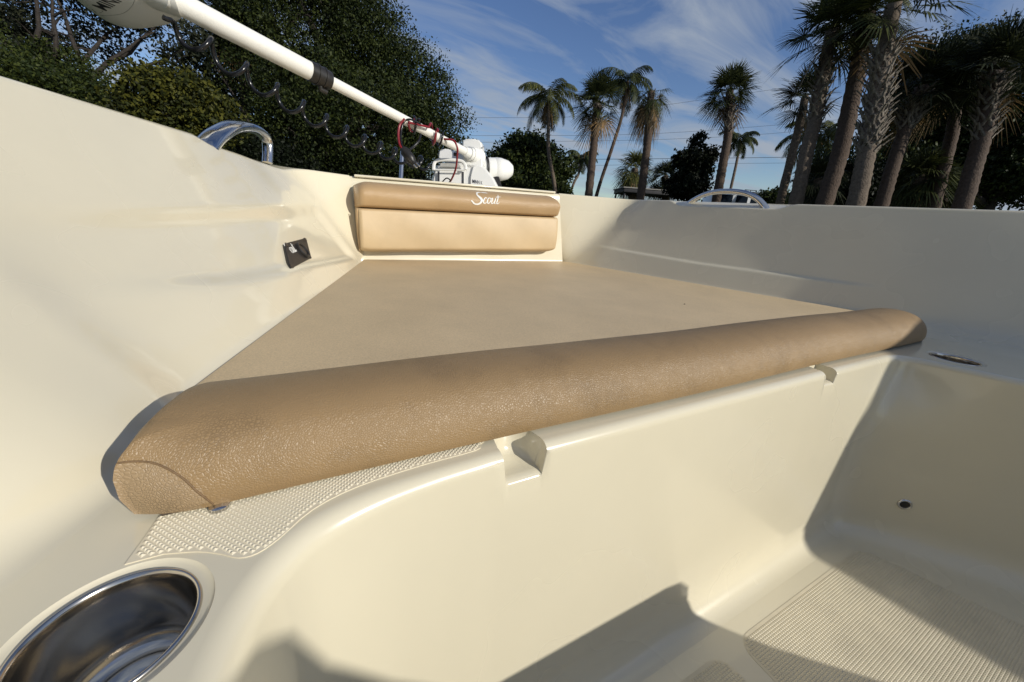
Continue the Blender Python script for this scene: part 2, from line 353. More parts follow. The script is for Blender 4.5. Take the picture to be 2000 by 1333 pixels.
def wall(side):
    b = catmull(base_s if side > 0 else base_p, NS); tp = catmull(top_s if side > 0 else top_p, NS)
    rows = []; lips = []
    for i in range(len(b)):
        B = np.array([b[i][0], b[i][1], 0.0]); y = tp[i][1]
        z = 0.325
        if side < 0: z = 0.325-0.018*sstep(1.1, 1.6, y)
        if side > 0: dip = 0.020*sstep(0.80, 0.86, y)*(1-sstep(1.20, 1.27, y))
        else: dip = 0.014*sstep(1.07, 1.12, y)*(1-sstep(1.46, 1.56, y))
        Tt = np.array([tp[i][0], tp[i][1], z])
        w = Tt-B; wl = np.linalg.norm(w); wd = w/wl
        Tt = Tt-wd*(dip/wd[2]); wl -= dip/wd[2]; z -= 0
        inn = np.array([-wd[0], -wd[1], 0]); inn /= np.linalg.norm(inn)
        r = 0.018+0.05*(1-(sstep(0.15, 0.55, b[i][1]) if side > 0 else sstep(0.05, 0.34, b[i][1])))
        nrm = np.cross(wd, np.cross(inn, wd)); nrm /= np.linalg.norm(nrm)
        row = []
        for k in range(10):
            t = k/9; row.append((1-t)**2*(B+inn*r)+2*t*(1-t)*B+t*t*(B+wd*r))
        for k in range(1, 61):
            q = B+wd*(r+(wl-r-0.006)*k/60)
            if side < 0:
                z1 = 0.196+0.012*sstep(0.7, 1.5, y); zb = 0.165; z2 = np.interp(q[1], [0.4, 0.55, 0.75, 1.45], [0.118, 0.108, 0.083, 0.028])
                fade = sstep(0.40, 0.80, q[1])*(1-sstep(1.44, 1.50, q[1]))
                dd = 0.013*fade*sstep(z1, zb, q[2])*sstep(z2-0.014, z2+0.022, q[2])
            else:
                z2 = np.interp(q[1], [0.55, 1.0, 1.45], [0.085, 0.085, 0.10]); fade = sstep(0.45, 0.62, q[1])*(1-sstep(1.30, 1.50, q[1]))
                dd = 0.008*fade*sstep(z2-0.004, z2+0.008, q[2])*(1-sstep(0.15, 0.32, q[2]))
            row.append(q-nrm*dd)
        row += [Tt-wd*0.002+nrm*0.0, Tt+np.array([0, 0, 0.0022])-inn*0.003, Tt+np.array([0, 0, 0.003])-inn*0.010]
        rows.append(row)
        lips.append((Tt+np.array([0, 0, 0.003])-inn*0.010, inn, z+0.003))
    rows = np.array(rows)
    V, Fc = grid(rows)
    if side > 0: Fc = [f[::-1] for f in Fc]
    mesh('inner_wall', V, Fc, 'gelcoat', boat)
    # gunwale top and outer hull side
    rr = []
    for q, inn, zf in lips:
        o1 = q-inn*0.05; o1[2] = zf; o2 = q-inn*0.15; o2[2] = zf-0.002
        rr.append([q, (q+o1)/2*np.array([1, 1, 0])+np.array([0, 0, max(q[2], (q[2]+zf)/2)]), o1, o2, o2-inn*0.012+np.array([0, 0, -0.012]), o2-inn*0.012+np.array([0, 0, -0.06])])
    V, Fc = grid(np.array(rr))
    if side > 0: Fc = [f[::-1] for f in Fc]
    mesh('gunwale', V, Fc, 'gelcoat', boat, True, 50)
    hr = []
    for q, inn, zf in lips:
        o2 = q-inn*0.162; o2[2] = zf-0.055
        ch = np.array([o2[0]*0.80, o2[1]-0.02, -0.75]); ke = np.array([0.0, min(o2[1], 1.4)-0.05, GZ+0.01])
        hr.append([o2, o2*0.6+ch*0.4+np.array([0, 0, .0]), ch, (ch+ke)/2+np.array([0, 0, -0.03]), ke])
    V, Fc = grid(np.array(hr))
    if side > 0: Fc = [f[::-1] for f in Fc]
    mesh('hull_side', V, Fc, 'hull_white', boat, True, 40)
    return rows[:, 0], rows
port0, port_rows = wall(-1)
stbd0, stbd_rows = wall(1)
# bow bulkhead between the walls
nb = 40; rows = []
for i in range(nb+1):
    t = i/nb; Bp = port_rows[-1][9]*(1-t)+stbd_rows[-1][9]*t
    lo = np.array([-0.474+t*0.948, 1.575, 0]); hi = port_rows[-1][-3]*(1-t)+stbd_rows[-1][-3]*t; hi[2] -= 0.010*0
    row = []
    for k in range(8):
        s = k/7; row.append((1-s)**2*(lo+np.array([0, -0.016, 0]))+2*s*(1-s)*lo+s*s*(lo+(hi-lo)*0.05))
    for k in range(1, 14): row.append(lo+(hi-lo)*(0.05+0.94*k/13))
    row.append(hi+np.array([0, 0.004, 0.002])); row.append(hi+np.array([0, 0.02, 0.002]))
    rows.append(row)
bulk0 = np.array(rows)[:, 0]
V, Fc = grid(np.array(rows)); mesh('bow_bulkhead', V, [f[::-1] for f in Fc], 'gelcoat', boat)
# removable cap behind the backrest
mb = MB()
pl = np.array([-0.492, 1.600, 0.0]); pr = np.array([0.405, 1.600, 0.0])
zl, zr = 0.3145, 0.3345
V = []
for zz in (-0.010, 0.0):
    for (x, y, z) in ((pl[0], 1.598, zl), (pr[0], 1.598, zr), (0.30, 1.95, zr), (-0.36, 1.95, zl)): V.append((x, y, z+zz))
mb.add(V, [(3, 2, 1, 0), (4, 5, 6, 7), (0, 1, 5, 4), (1, 2, 6, 5), (2, 3, 7, 6), (3, 0, 4, 7)])
mb.obj('anchor_locker_lid', 'gelcoat', boat, bev=0.004)
# foredeck under it
mb = MB()
mb.add([(-0.66, 1.62, 0.295), (0.60, 1.62, 0.312), (0.42, 1.98, 0.312), (-0.45, 1.98, 0.295), (-0.66, 1.62, 0.10), (0.60, 1.62, 0.10), (0.2, 1.95, 0.0), (-0.2, 1.95, 0.0)], [(3, 2, 1, 0)[::-1], (3, 2, 6, 7), (2, 1, 5, 6), (0, 3, 7, 4)])
mb.obj('foredeck', 'gelcoat', boat)
# ---- edge of the casting deck, step face, cockpit side walls: one loft along the coaming edge
edge = [(-0.71, -2.0), (-0.715, -1.0), (-0.718, -0.4), (-0.716, 0.0), (-0.711, 0.10), (-0.706, 0.155), (-0.697, 0.192), (-0.683, 0.217), (-0.660, 0.236), (-0.622, 0.249), (-0.575, 0.256), (-0.53, 0.259)]
c1 = catmull([(x, y, 0) for x, y in edge], 8)[:, :2]
mid = [(x, 0.260) for x in (-0.517, -0.506)]
n1s = [(x, 0.260, 1) for x in (-0.502, -0.4985, -0.489, -0.475, -0.464, -0.4605)]
mid2 = [(x, 0.260) for x in (-0.4565, -0.45, -0.43, -0.40, -0.35, -0.28, -0.2, -0.1, 0.0, 0.07, 0.108, 0.116)]
n2s = [(x, 0.260, 2) for x in (0.119, 0.122, 0.135, 0.150, 0.153)]
mid3 = [(x, 0.260) for x in (0.156, 0.164, 0.20, 0.26, 0.32)]
c2 = catmull([(0.34, 0.260, 0), (0.385, 0.257, 0), (0.413, 0.243, 0), (0.432, 0.212, 0), (0.450, 0.165, 0), (0.477, 0.10, 0), (0.545, 0.0, 0), (0.635, -0.15, 0), (0.74, -0.42, 0), (0.80, -0.65, 0), (0.85, -0.95, 0), (0.88, -2.0, 0)], 8)[:, :2]
path = [(x, y, 0) for x, y in c1] + [(x, y, 0) for x, y in mid] + n1s + [(x, y, 0) for x, y in mid2] + n2s + [(x, y, 0) for x, y in mid3] + [(x, y, 0) for x, y in c2]
path = np.array(path); XY = path[:, :2]
T = np.gradient(XY, axis=0); T /= np.linalg.norm(T, axis=1)[:, None]
for k in range(2):
    T[2:-2] = (T[:-4]+T[1:-3]+T[2:-2]+T[3:-1]+T[4:])/5
T /= np.linalg.norm(T, axis=1)[:, None]
IN = np.stack([T[:, 1], -T[:, 0]], 1)     # towards the cockpit
FZ = -0.41
rows = []
for i in range(len(XY)):
    p = np.array([*XY[i], 0]); n = np.array([*IN[i], 0]); ntype = path[i, 2]
    x = XY[i, 0]
    R = 0.012+0.005*(1-sstep(-0.68, -0.55, x)); 
    lean = 0.022 if x < 0.36 else 0.022-0.022*sstep(0.36, 0.5, x)
    fr = 0.038 if x < 0.36 else 0.038+0.022*sstep(0.36, 0.46, x)
    row = []
    if ntype == 0:
        for off, z in ((-R-0.004, 0), (-R-0.003, 0), (-R-0.002, 0), (-R-0.001, 0), (-R, 0)): row.append(p+n*off+np.array([0, 0, z]))
    elif ntype == 1:
        bk = 0.050 if 0 else 0.024+0.022*(1-abs((x+0.483)/0.024)**2)
        for off, z in ((-bk-0.006, 0), (-bk, -0.006), (-bk+0.002, -0.020), (-bk+0.009, -0.028), (-R-0.004, -0.031)): row.append(p+n*off+np.array([0, 0, z]))
    else:
        bk = 0.034
        for off, z in ((-bk-0.004, 0), (-bk, -0.004), (-bk+0.002, -0.014), (-bk+0.006, -0.020), (-R-0.002, -0.022)): row.append(p+n*off+np.array([0, 0, z]))
    drop = {0: 0.0, 1: -0.031, 2: -0.022}[int(ntype)]
    RR = R if ntype == 0 else 0.006
    for k in range(1, 9):
        a = math.pi/2*k/8; off = -R+R*math.sin(a); z = drop-RR*(1-math.cos(a)); row.append(p+n*off+np.array([0, 0, z]))
    z0 = drop-RR
    for k in range(1, 22):
        t = k/21; z = z0*(1-t)+(FZ+fr)*t; off = lean*(z0-z)/abs(FZ)*1.0 if ntype == 0 else lean*(-0.012-z)/abs(FZ)
        row.append(p+n*off+np.array([0, 0, z]))
    of = lean
    for k in range(1, 9):
        a = math.pi/2*k/8; row.append(p+n*(of+fr*(1-math.cos(a)))+np.array([0, 0, FZ+fr-fr*math.sin(a)]))
    rows.append(row)
er = np.array(rows)
# the starboard corner opens into a wider radius towards the cockpit floor
ia = int(np.argmin(np.abs(XY[:, 0]-0.32)+10*(XY[:, 1] < 0.25))); ib = int(np.argmin(np.abs(XY[:, 1]-0.08)+10*(XY[:, 0] < 0)))
for j in range(er.shape[1]):
    A0, B0 = er[ia, j].copy(), er[ib, j].copy()
    TA, TB = T[ia], T[ib]
    den = TA[0]*TB[1]-TA[1]*TB[0]; dx_ = B0[:2]-A0[:2]; ka = (dx_[0]*TB[1]-dx_[1]*TB[0])/den
    K0 = np.array([*(A0[:2]+TA*ka), A0[2]])
    wgt = float(sstep(-0.008, -0.15, er[ia, j, 2]))
    s_ = np.concatenate([[0], np.cumsum(np.linalg.norm(np.diff(XY[ia:ib+1], axis=0), axis=1))]); s_ /= s_[-1]
    for q in range(ia, ib+1):
        tq = s_[q-ia]; bz = (1-tq)**2*A0+2*tq*(1-tq)*K0+tq*tq*B0
        er[q, j] = er[q, j]*(1-wgt)+bz*wgt
V, Fc = grid(er); mesh('cockpit_wall', V, Fc, 'gelcoat', boat, True, 70)
# deck (flat part of the liner) with holes for the two cup holders
CUP1 = (-0.7625, 0.2065); CUP2 = (0.525, 0.205); RC1 = 0.0398; RC2 = 0.040
def fill_poly(name, loops, z, mat, parent):
    bm = bmesh.new(); edges = []
    for lp in loops:
        vs = [bm.verts.new((x, y, z-origin(parent)[2])) for x, y in lp]
        for a, b_ in zip(vs, vs[1:]+vs[:1]): edges.append(bm.edges.new((a, b_)))
    bmesh.ops.triangle_fill(bm, use_beauty=True, use_dissolve=False, edges=edges, normal=(0, 0, 1))
    for f in bm.faces:
        if f.normal.z < 0: f.normal_flip()
    me = bpy.data.meshes.new(name); bm.to_mesh(me); bm.free(); me.materials.append(M[mat])
    o = bpy.data.objects.new(name, me); COL.objects.link(o); o.parent = parent; return o
outer = [tuple(p[:2]) for p in port0]+[tuple(p[:2]) for p in bulk0[1:-1]]+[tuple(p[:2]) for p in stbd0[::-1]]+[tuple(p[:2]) for p in er[::-1, 0]]
circ = lambda c, r, n=48: [(c[0]+r*math.cos(2*math.pi*k/n), c[1]+r*math.sin(2*math.pi*k/n)) for k in range(n)]
fill_poly('casting_deck', [outer, circ(CUP1, RC1+0.0038, 96), circ(CUP2, RC2+0.0038, 96)], 0.0, 'gelcoat', boat)
fl = [tuple(p[:2]) for p in er[:, -1]]
# remove self crossings at the corners by keeping the loft order
fill_poly('cockpit_floor', [fl], FZ, 'gelcoat', boat)
# ---- non-skid panels, raised pyramids
def nonskid(name, poly, z, cell, h, ang, mat, flat=0.35, edge_m=0.003, ratio=1.0, curb=0.0006):
    P = np.array(poly); ca, sa = math.cos(ang), math.sin(ang)
    Q = np.stack([P[:, 0]*ca+P[:, 1]*sa, -P[:, 0]*sa+P[:, 1]*ca], 1)
    V = []; Fc = []
    mn = Q.min(0); mxx = Q.max(0)
    cx_, cy_ = cell, cell*ratio
    i = 0
    a = mn[0]
    while a < mxx[0]:
        b_ = mn[1]
        while b_ < mxx[1]:
            x, y = a+cx_/2, b_+cy_/2
            X, Y = x*ca-y*sa, x*sa+y*ca
            if inpoly(X, Y, poly) and polydist(X, Y, poly) > edge_m:
                k = len(V); g_ = 0.45
                for dx, dy in ((-g_, -g_), (g_, -g_), (g_, g_), (-g_, g_)):
                    xx, yy = x+dx*cx_, y+dy*cy_; V.append((xx*ca-yy*sa, xx*sa+yy*ca, z+curb))
                for dx, dy in ((-g_, -g_), (g_, -g_), (g_, g_), (-g_, g_)):
                    xx, yy = x+dx*cx_*flat, y+dy*cy_*flat; V.append((xx*ca-yy*sa, xx*sa+yy*ca, z+curb+h))
                Fc += [(k+4, k+5, k+6, k+7), (k, k+1, k+5, k+4), (k+1, k+2, k+6, k+5), (k+2, k+3, k+7, k+6), (k+3, k, k+4, k+7)]
            b_ += cy_
        a += cx_
    k = len(V); V += [(x, y, z+curb) for x, y in poly]; Fc.append(tuple(range(k, k+len(poly))))
    k = len(V); n_ = len(poly)
    V += [(x, y, z-0.002) for x, y in poly]
    Fc += [(k-n_+i, k-n_+(i+1) % n_, k+(i+1) % n_, k+i) for i in range(n_)]
    return mesh(name, V, Fc, mat, boat, False)
ns_poly = catmull([(-0.770, 0.252, 0), (-0.766, 0.275, 0), (-0.762, 0.30, 0), (-0.75, 0.33, 0)], 3)[:, :2].tolist()+[(-0.45, 0.33), (-0.50, 0.30)]+catmull([(-0.520, 0.287, 0), (-0.528, 0.2795, 0), (-0.58, 0.277, 0), (-0.635, 0.270, 0), (-0.668, 0.257, 0), (-0.688, 0.238, 0), (-0.700, 0.2300, 0), (-0.710, 0.2305, 0), (-0.721, 0.2385, 0), (-0.734, 0.2460, 0), (-0.752, 0.2520, 0)], 3)[:, :2].tolist()
if True:
    A = sum(ns_poly[i][0]*ns_poly[(i+1) % len(ns_poly)][1]-ns_poly[(i+1) % len(ns_poly)][0]*ns_poly[i][1] for i in range(len(ns_poly)))
    if A < 0: ns_poly = ns_poly[::-1]
nonskid('nonskid_panel', ns_poly, 0.0, 0.0031, 0.0012, rad(40), 'nonskid', 0.12, 0.002)
def rounded(pts, r, n=6):
    out = []
    P = [np.array(p, float) for p in pts]
    for i in range(len(P)):
        a, b_, c = P[i-1], P[i], P[(i+1) % len(P)]
        d1 = (a-b_)/np.linalg.norm(a-b_); d2 = (c-b_)/np.linalg.norm(c-b_)
        for k in range(n+1):
            t = k/n; out.append(tuple((1-t)**2*(b_+d1*r)+2*t*(1-t)*b_+t*t*(b_+d2*r)))
    return out
nonskid('nonskid_panel', rounded([(-0.098, -0.45), (0.52, -0.45), (0.44, -0.10), (0.345, 0.175), (-0.098, 0.175)], 0.035), FZ, 0.0050, 0.0008, 0, 'nonskid_floor', 0.5, 0.003, 0.80)
nonskid('nonskid_panel', rounded([(-0.60, -0.45), (-0.138, -0.45), (-0.138, 0.175), (-0.58, 0.175)], 0.035), FZ, 0.0050, 0.0008, 0, 'nonskid_floor', 0.5, 0.003, 0.80)
# ---- cup holders
def cup(c, R, dep):
    r = R-0.0035; z0 = -0.0022
    root = lathe('cup_holder', [(r+0.0015, z0-0.0005), (r+0.0012, z0+0.0012), (r+0.0002, z0+0.0020), (r-0.0010, z0+0.0014), (r-0.0018, z0-0.001), (r-0.0022, -0.008), (r-0.0025, -dep+0.010), (r-0.0045, -dep+0.0035), (r-0.0095, -dep), (r-0.0125, -dep-0.0006), (r-0.0135, -dep+0.0012), (r-0.0155, -dep+0.0014), (r-0.0170, -dep-0.0004), (0.016, -dep-0.0004), (0.0155, -dep-0.003), (0.006, -dep-0.0035), (0.0001, -dep-0.0035)], (c[0], c[1], 0), 'cup_steel', boat, 96, angle=80)
    lathe('recess_ring', [(R+0.0038, 0.0), (R+0.0034, -0.0005), (R+0.0012, -0.0020), (r+0.0012, -0.0024), (r, -0.0026)], (c[0], c[1], 0), 'gelcoat', root, 96)
    return root
cup(CUP1, RC1, 0.054); cup(CUP2, RC2, 0.070)
# ---- drain fitting in the cockpit wall
def hit(rows_, u, v):
    pts = rows_.reshape(-1, 3); q = pts-CP; w = q@CF; w[w < 0.05] = 1e9
    uu = 1000+FPX*(q@CR)/w; vv = 666-FPX*(q@CU)/w; return pts[np.argmin((uu-u)**2+(vv-v)**2)], np.argmin((uu-u)**2+(vv-v)**2)
dp, di = hit(er, 1767, 991)
ii, jj = divmod(int(di), er.shape[1])
tn = np.cross(er[ii, jj+1]-er[ii, jj], er[ii+1, jj]-er[ii, jj]); tn /= np.linalg.norm(tn)
if tn@(CP-dp) < 0: tn = -tn
def frame(n, up=(0, 0, 1)):
    n = np.array(n, float); n /= np.linalg.norm(n); x = np.cross(up, n); x /= np.linalg.norm(x); return np.array([x, np.cross(n, x), n])
dr = lathe('drain_fitting', [(0.0125, -0.002), (0.0125, 0.0015), (0.011, 0.0028), (0.0085, 0.0024), (0.0075, 0.0), (0.0072, -0.0015)], dp, 'steel', boat, 40, frame(tn))
lathe('drain_hole', [(0.0077, 0.0008), (0.0001, 0.0008)], dp, 'black_plastic', dr, 32, frame(tn))
# ---- grab handles
def handle(ptsr, wid, name='grab_handle'):
    P = catmull([p[:3] for p in ptsr], 10); r = np.interp(np.linspace(0, 1, len(P)), np.linspace(0, 1, len(ptsr)), [p[3] for p in ptsr])
    return tube(name, P, r, 'steel', boat, 24, flat=wid, up=(0, 0, 1), angle=80)
handle([(0.905, 0.880, 0.293, .013), (0.912, 0.905, 0.318, .0135), (0.908, 0.95, 0.350, .014), (0.897, 1.01, 0.368, .014), (0.880, 1.09, 0.369, .014), (0.868, 1.15, 0.354, .013), (0.858, 1.20, 0.325, .0125), (0.852, 1.225, 0.295, .012)], 0.72)
hf, hb_ = np.array([-0.852, 1.105, 0]), np.array([-0.740, 1.47, 0]); hn = np.cross(hb_-hf, (0, 0, 1.0))
def on_handle_plane(u, v): r_ = CR*(u-1000)/FPX-CU*(v-666)/FPX+CF; return CP+r_*(((hf-CP)@hn)/(r_@hn))
hl = [(398, 298, .026), (406, 282, .026), (424, 264, .026), (455, 248, .0245), (488, 249, .022), (510, 260, .019), (521, 275, .015), (523, 295, .0145), (522, 318, .0145)]
handle([(*on_handle_plane(u, v), r_) for u, v, r_ in hl], 0.62)
# ---- rod / power socket plate on the port wall
n_w = np.array([0.788, -0.234, 0.570])
pa, pb, pc, pd = [np.array(p) for p in ((-0.712, 1.019, 0.114), (-0.665, 1.180, 0.116), (-0.659, 1.096, 0.072), (-0.700, 0.949, 0.068))]
ctr = (pa+pb+pc+pd)/4
ptree = None
def snap(p):
    rws = port_rows.reshape(-1, 3)
    d = rws-CP; dv_ = p-CP; dl = np.linalg.norm(dv_); dvn = dv_/dl
    t = d@dvn; off = np.linalg.norm(d-t[:, None]*dvn, axis=1); i = np.argmin(off+np.where(t < 0.1, 9, 0)); 
    return CP+dvn*t[i]
pa, pb, pc, pd = [snap(p) for p in (pa, pb, pc, pd)]
n_w = np.cross(pb-pd, pa-pc); n_w /= np.linalg.norm(n_w)
if n_w@(CP-ctr) < 0: n_w = -n_w
ctr = (pa+pb+pc+pd)/4
rp = []
Pq = [pa, pd, pc, pb]
for i in range(4):
    a, b_, c = Pq[i-1], Pq[i], Pq[(i+1) % 4]
    d1 = (a-b_)/np.linalg.norm(a-b_)*0.007; d2 = (c-b_)/np.linalg.norm(c-b_)*0.007
    for k in range(6):
        t = k/5; rp.append((1-t)**2*(b_+d1)+2*t*(1-t)*b_+t*t*(b_+d2))
rp = np.array(rp); nn = len(rp)
rp = rp - np.outer((rp-ctr)@n_w, n_w)
V = list(rp-n_w*0.006)+list(rp+n_w*0.0020)+list((rp-ctr)*0.975+ctr+n_w*0.0035)
Fc = [(i, (i+1) % nn, nn+(i+1) % nn, nn+i) for i in range(nn)]+[(nn+i, nn+(i+1) % nn, 2*nn+(i+1) % nn, 2*nn+i) for i in range(nn)]+[tuple(range(2*nn, 3*nn))]
plate = mesh('socket_plate', V, Fc, 'black_plastic', boat, True, 30)
ex = (pb-pa); ex /= np.linalg.norm(ex); ey = np.cross(n_w, ex); pw = np.linalg.norm(pb-pa)
if ey[2] < 0: ey = -ey
ph = np.linalg.norm(pa-pd)
P3 = lambda x, y, z=0.0: ctr+ex*x+ey*y+n_w*(z-0.0035)
lathe('socket_ring', [(0.0215, 0.0065), (0.0215, 0.011), (0.019, 0.013), (0.016, 0.012), (0.0145, 0.006)], P3(0.024, -0.001), 'black_plastic', plate, 40, [ex, ey, n_w])
lathe('socket_hole', [(0.0148, 0.0085), (0.0001, 0.0085)], P3(0.024, -0.001), 'under', plate, 32, [ex, ey, n_w])
for sx, sy in ((-1, 1), (1, 1), (1, -1), (-1, -1)):
    qc = {(-1, 1): pa, (1, 1): pb, (1, -1): pc, (-1, -1): pd}[(sx, sy)]; qc = ctr+(qc-ctr)*0.84; qc = qc-n_w*((qc-ctr)@n_w+0.0035)
    lathe('screw', [(0.0055, 0.006), (0.0052, 0.0085), (0.002, 0.0092), (0.0001, 0.0088)], qc, 'under', plate, 20, [ex, ey, n_w])
# script wordmark: strokes as (points, widths) in units of cap height
def script(name, o, ax, ay, an, s, mat, parent, th=0.0006, bold=1.0):
    S = [([(0.62, 0.98), (0.40, 0.99), (0.20, 0.93), (0.13, 0.80), (0.24, 0.66), (0.42, 0.52), (0.50, 0.36), (0.42, 0.17), (0.22, 0.05), (-0.02, 0.04), (-0.22, 0.12), (-0.36, 0.26)], [.02, .05, .09, .10, .13, .16, .16, .13, .10, .09, .09, .05]),
         ([(0.62, 0.98), (0.80, 1.0), (1.05, 0.99), (1.22, 0.97)], [.03, .05, .05, .01]),
         ([(-0.36, 0.26), (-0.44, 0.30), (-0.30, 0.20), (-0.16, 0.12)], [.02, .07, .08, .05]),
         ([(0.98, 0.55), (0.88, 0.60), (0.74, 0.50), (0.66, 0.30), (0.72, 0.16), (0.86, 0.16), (1.00, 0.28)], [.06, .06, .07, .08, .07, .05, .04]),
         ([(1.20, 0.60), (1.08, 0.52), (1.02, 0.32), (1.08, 0.17), (1.22, 0.20), (1.33, 0.40), (1.33, 0.56), (1.20, 0.60), (1.38, 0.55), (1.48, 0.60)], [.05, .06, .07, .07, .06, .06, .06, .05, .04, .03]),
         ([(1.52, 0.62), (1.44, 0.38), (1.42, 0.20), (1.52, 0.16), (1.66, 0.30), (1.78, 0.60), (1.70, 0.34), (1.70, 0.18), (1.80, 0.18)], [.06, .07, .07, .06, .05, .07, .07, .06, .04]),
         ([(2.10, 0.90), (2.00, 0.60), (1.90, 0.32), (1.92, 0.17), (2.04, 0.20), (2.14, 0.30)], [.05, .07, .07, .06, .05, .03]),
         ([(1.80, 0.68), (2.00, 0.72), (2.30, 0.74)], [.03, .06, .02])]
    mbb = MB()
    for q, (pts, w) in enumerate(S):
        C_ = catmull([(p[0], p[1], 0) for p in pts], 6); w_ = np.interp(np.linspace(0, 1, len(C_)), np.linspace(0, 1, len(w)), w)
        tt = np.gradient(C_, axis=0); tt /= np.linalg.norm(tt, axis=1)[:, None]+1e-9; nn_ = np.stack([-tt[:, 1], tt[:, 0]], 1)
        V = []; zz = th+0.00004*q
        for i in range(len(C_)):
            for sg in (-1, 1):
                x, y = C_[i][:2]+nn_[i]*w_[i]*0.5*sg*bold; b0 = np.array(o)+np.array(ax)*x*s+np.array(ay)*y*s
                V.append(b0+np.array(an)*zz); V.append(b0)
        Fc = []
        for i in range(len(C_)-1):
            a = i*4; Fc += [(a, a+4, a+6, a+2), (a+1, a+5, a+4, a), (a+2, a+6, a+7, a+3)]
        mbb.add(V, Fc)
    return mbb.obj(name, mat, parent, smooth=False, angle=None)
script('wordmark', P3(-0.058, -0.003, 0.0072), ex*0.72, ey*1.0, n_w, 0.030, 'white_thread', plate, bold=1.1)
# ---- unseen shapes added to cast shadows into view: seat, upright, starboard screen
sp_ = [(-0.42, -0.409), (-0.42, -0.20), (-0.30, -0.08), (-0.275, 0.02), (-0.25, 0.05), (-0.22, 0.058), (0.20, 0.058), (0.235, 0.052), (0.258, 0.030), (0.268, -0.03), (0.30, -0.085), (0.36, -0.145), (0.42, -0.20), (0.42, -0.409)]
n_ = len(sp_); mb = MB()
mb.add([(x, -0.50, z) for x, z in sp_]+[(x, -0.86, z) for x, z in sp_], [tuple(range(n_)), tuple(range(2*n_-1, n_-1, -1))]+[(i, n_+i, n_+(i+1) % n_, (i+1) % n_) for i in range(n_)]); mb.obj('seat_shadow_caster', 'gelcoat', boat, angle=35)  # seat block added out of view, sides flared to steer its floor shadow
mb = MB()
prof = [(-0.30, -0.41), (-0.30, 0.25), (-0.25, 0.45), (-0.20, 0.51), (-0.13, 0.535), (-0.085, 0.535), (-0.06, 0.515), (-0.035, 0.455), (0.02, 0.38), (0.09, 0.305), (0.18, 0.23), (0.26, -0.41)]
V = [(x, -0.93, z) for x, z in prof]+[(x, -1.25, z) for x, z in prof]; n_ = len(prof)
mb.add(V, [tuple(range(n_)), tuple(range(2*n_-1, n_-1, -1))]+[(i, n_+i, n_+(i+1) % n_, (i+1) % n_) for i in range(n_)])
mb.obj('upright_shadow_caster', 'gelcoat', boat)  # added out of view, outlined for the soft shadow low on the step face
mb = MB()
prof = [(-0.33, 0.32), (-0.66, 0.545), (-0.91, 0.645), (-1.24, 0.755), (-1.29, 0.765), (-1.36, 0.70), (-1.44, 0.645), (-1.60, 0.51), (-1.80, 0.46), (-2.1, 0.41), (-2.1, 0.30), (-0.35, 0.30)]
V = [(1.225, y, z) for y, z in prof]+[(1.245, y, z) for y, z in prof]; n_ = len(prof)
mb.add(V, [tuple(range(n_)), tuple(range(2*n_-1, n_-1, -1))]+[(i, n_+i, n_+(i+1) % n_, (i+1) % n_) for i in range(n_)])
mb.obj('shadow_screen', 'black_plastic', boat, smooth=False)  # wedge added out of view, outlined to darken the starboard ledge and cockpit
# ------------------------------------------------------------------ deck cushion
dc = empty('deck_cushion', (0, 1.0, 0.002), 'flat tan cushion covering the triangular casting deck', 'cushion')
mp_ = rounded([(-0.795, 0.462), (-0.77, 0.432), (-0.72, 0.39), (0.80, 0.39), (0.855, 0.49), (0.482, 1.556), (-0.478, 1.556)], 0.012, 6)
Vs = []; MZ = [(0.0, 0.0015), (0.0, 0.0065), (0.0015, 0.009), (0.005, 0.0100)]
Pm = np.array(mp_); cen = np.array([0.0, 0.9])
def inset(P, d):
    n = len(P); out = []
    for i in range(n):
        a, b_, c = P[i-1], P[i], P[(i+1) % n]; t = (c-a); t /= np.linalg.norm(t)+1e-9; nn = np.array([-t[1], t[0]]); out.append(b_+nn*d)
    return np.array(out)
area = sum(Pm[i][0]*Pm[(i+1) % len(Pm)][1]-Pm[(i+1) % len(Pm)][0]*Pm[i][1] for i in range(len(Pm)))
if area < 0: Pm = Pm[::-1]
for d, z in MZ: Vs += [(x, y, z) for x, y in inset(Pm, d)]
n_ = len(Pm); Fc = []
for k in range(3): Fc += [(k*n_+i, k*n_+(i+1) % n_, (k+1)*n_+(i+1) % n_, (k+1)*n_+i) for i in range(n_)]
Fc.append(tuple(range(3*n_, 4*n_)))
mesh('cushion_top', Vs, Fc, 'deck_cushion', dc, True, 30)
mb = MB()
for cu_, cv_, cs_ in ((1337, 594, 0.0035),):
    r_ = CR*(cu_-1000)/FPX-CU*(cv_-666)/FPX+CF; q_ = CP+r_*((0.0105-CP[2])/r_[2]); mb.box(q_, (cs_*1.4, cs_, cs_*0.7), taper=0.6)
mb.obj('crumb', 'under', dc)
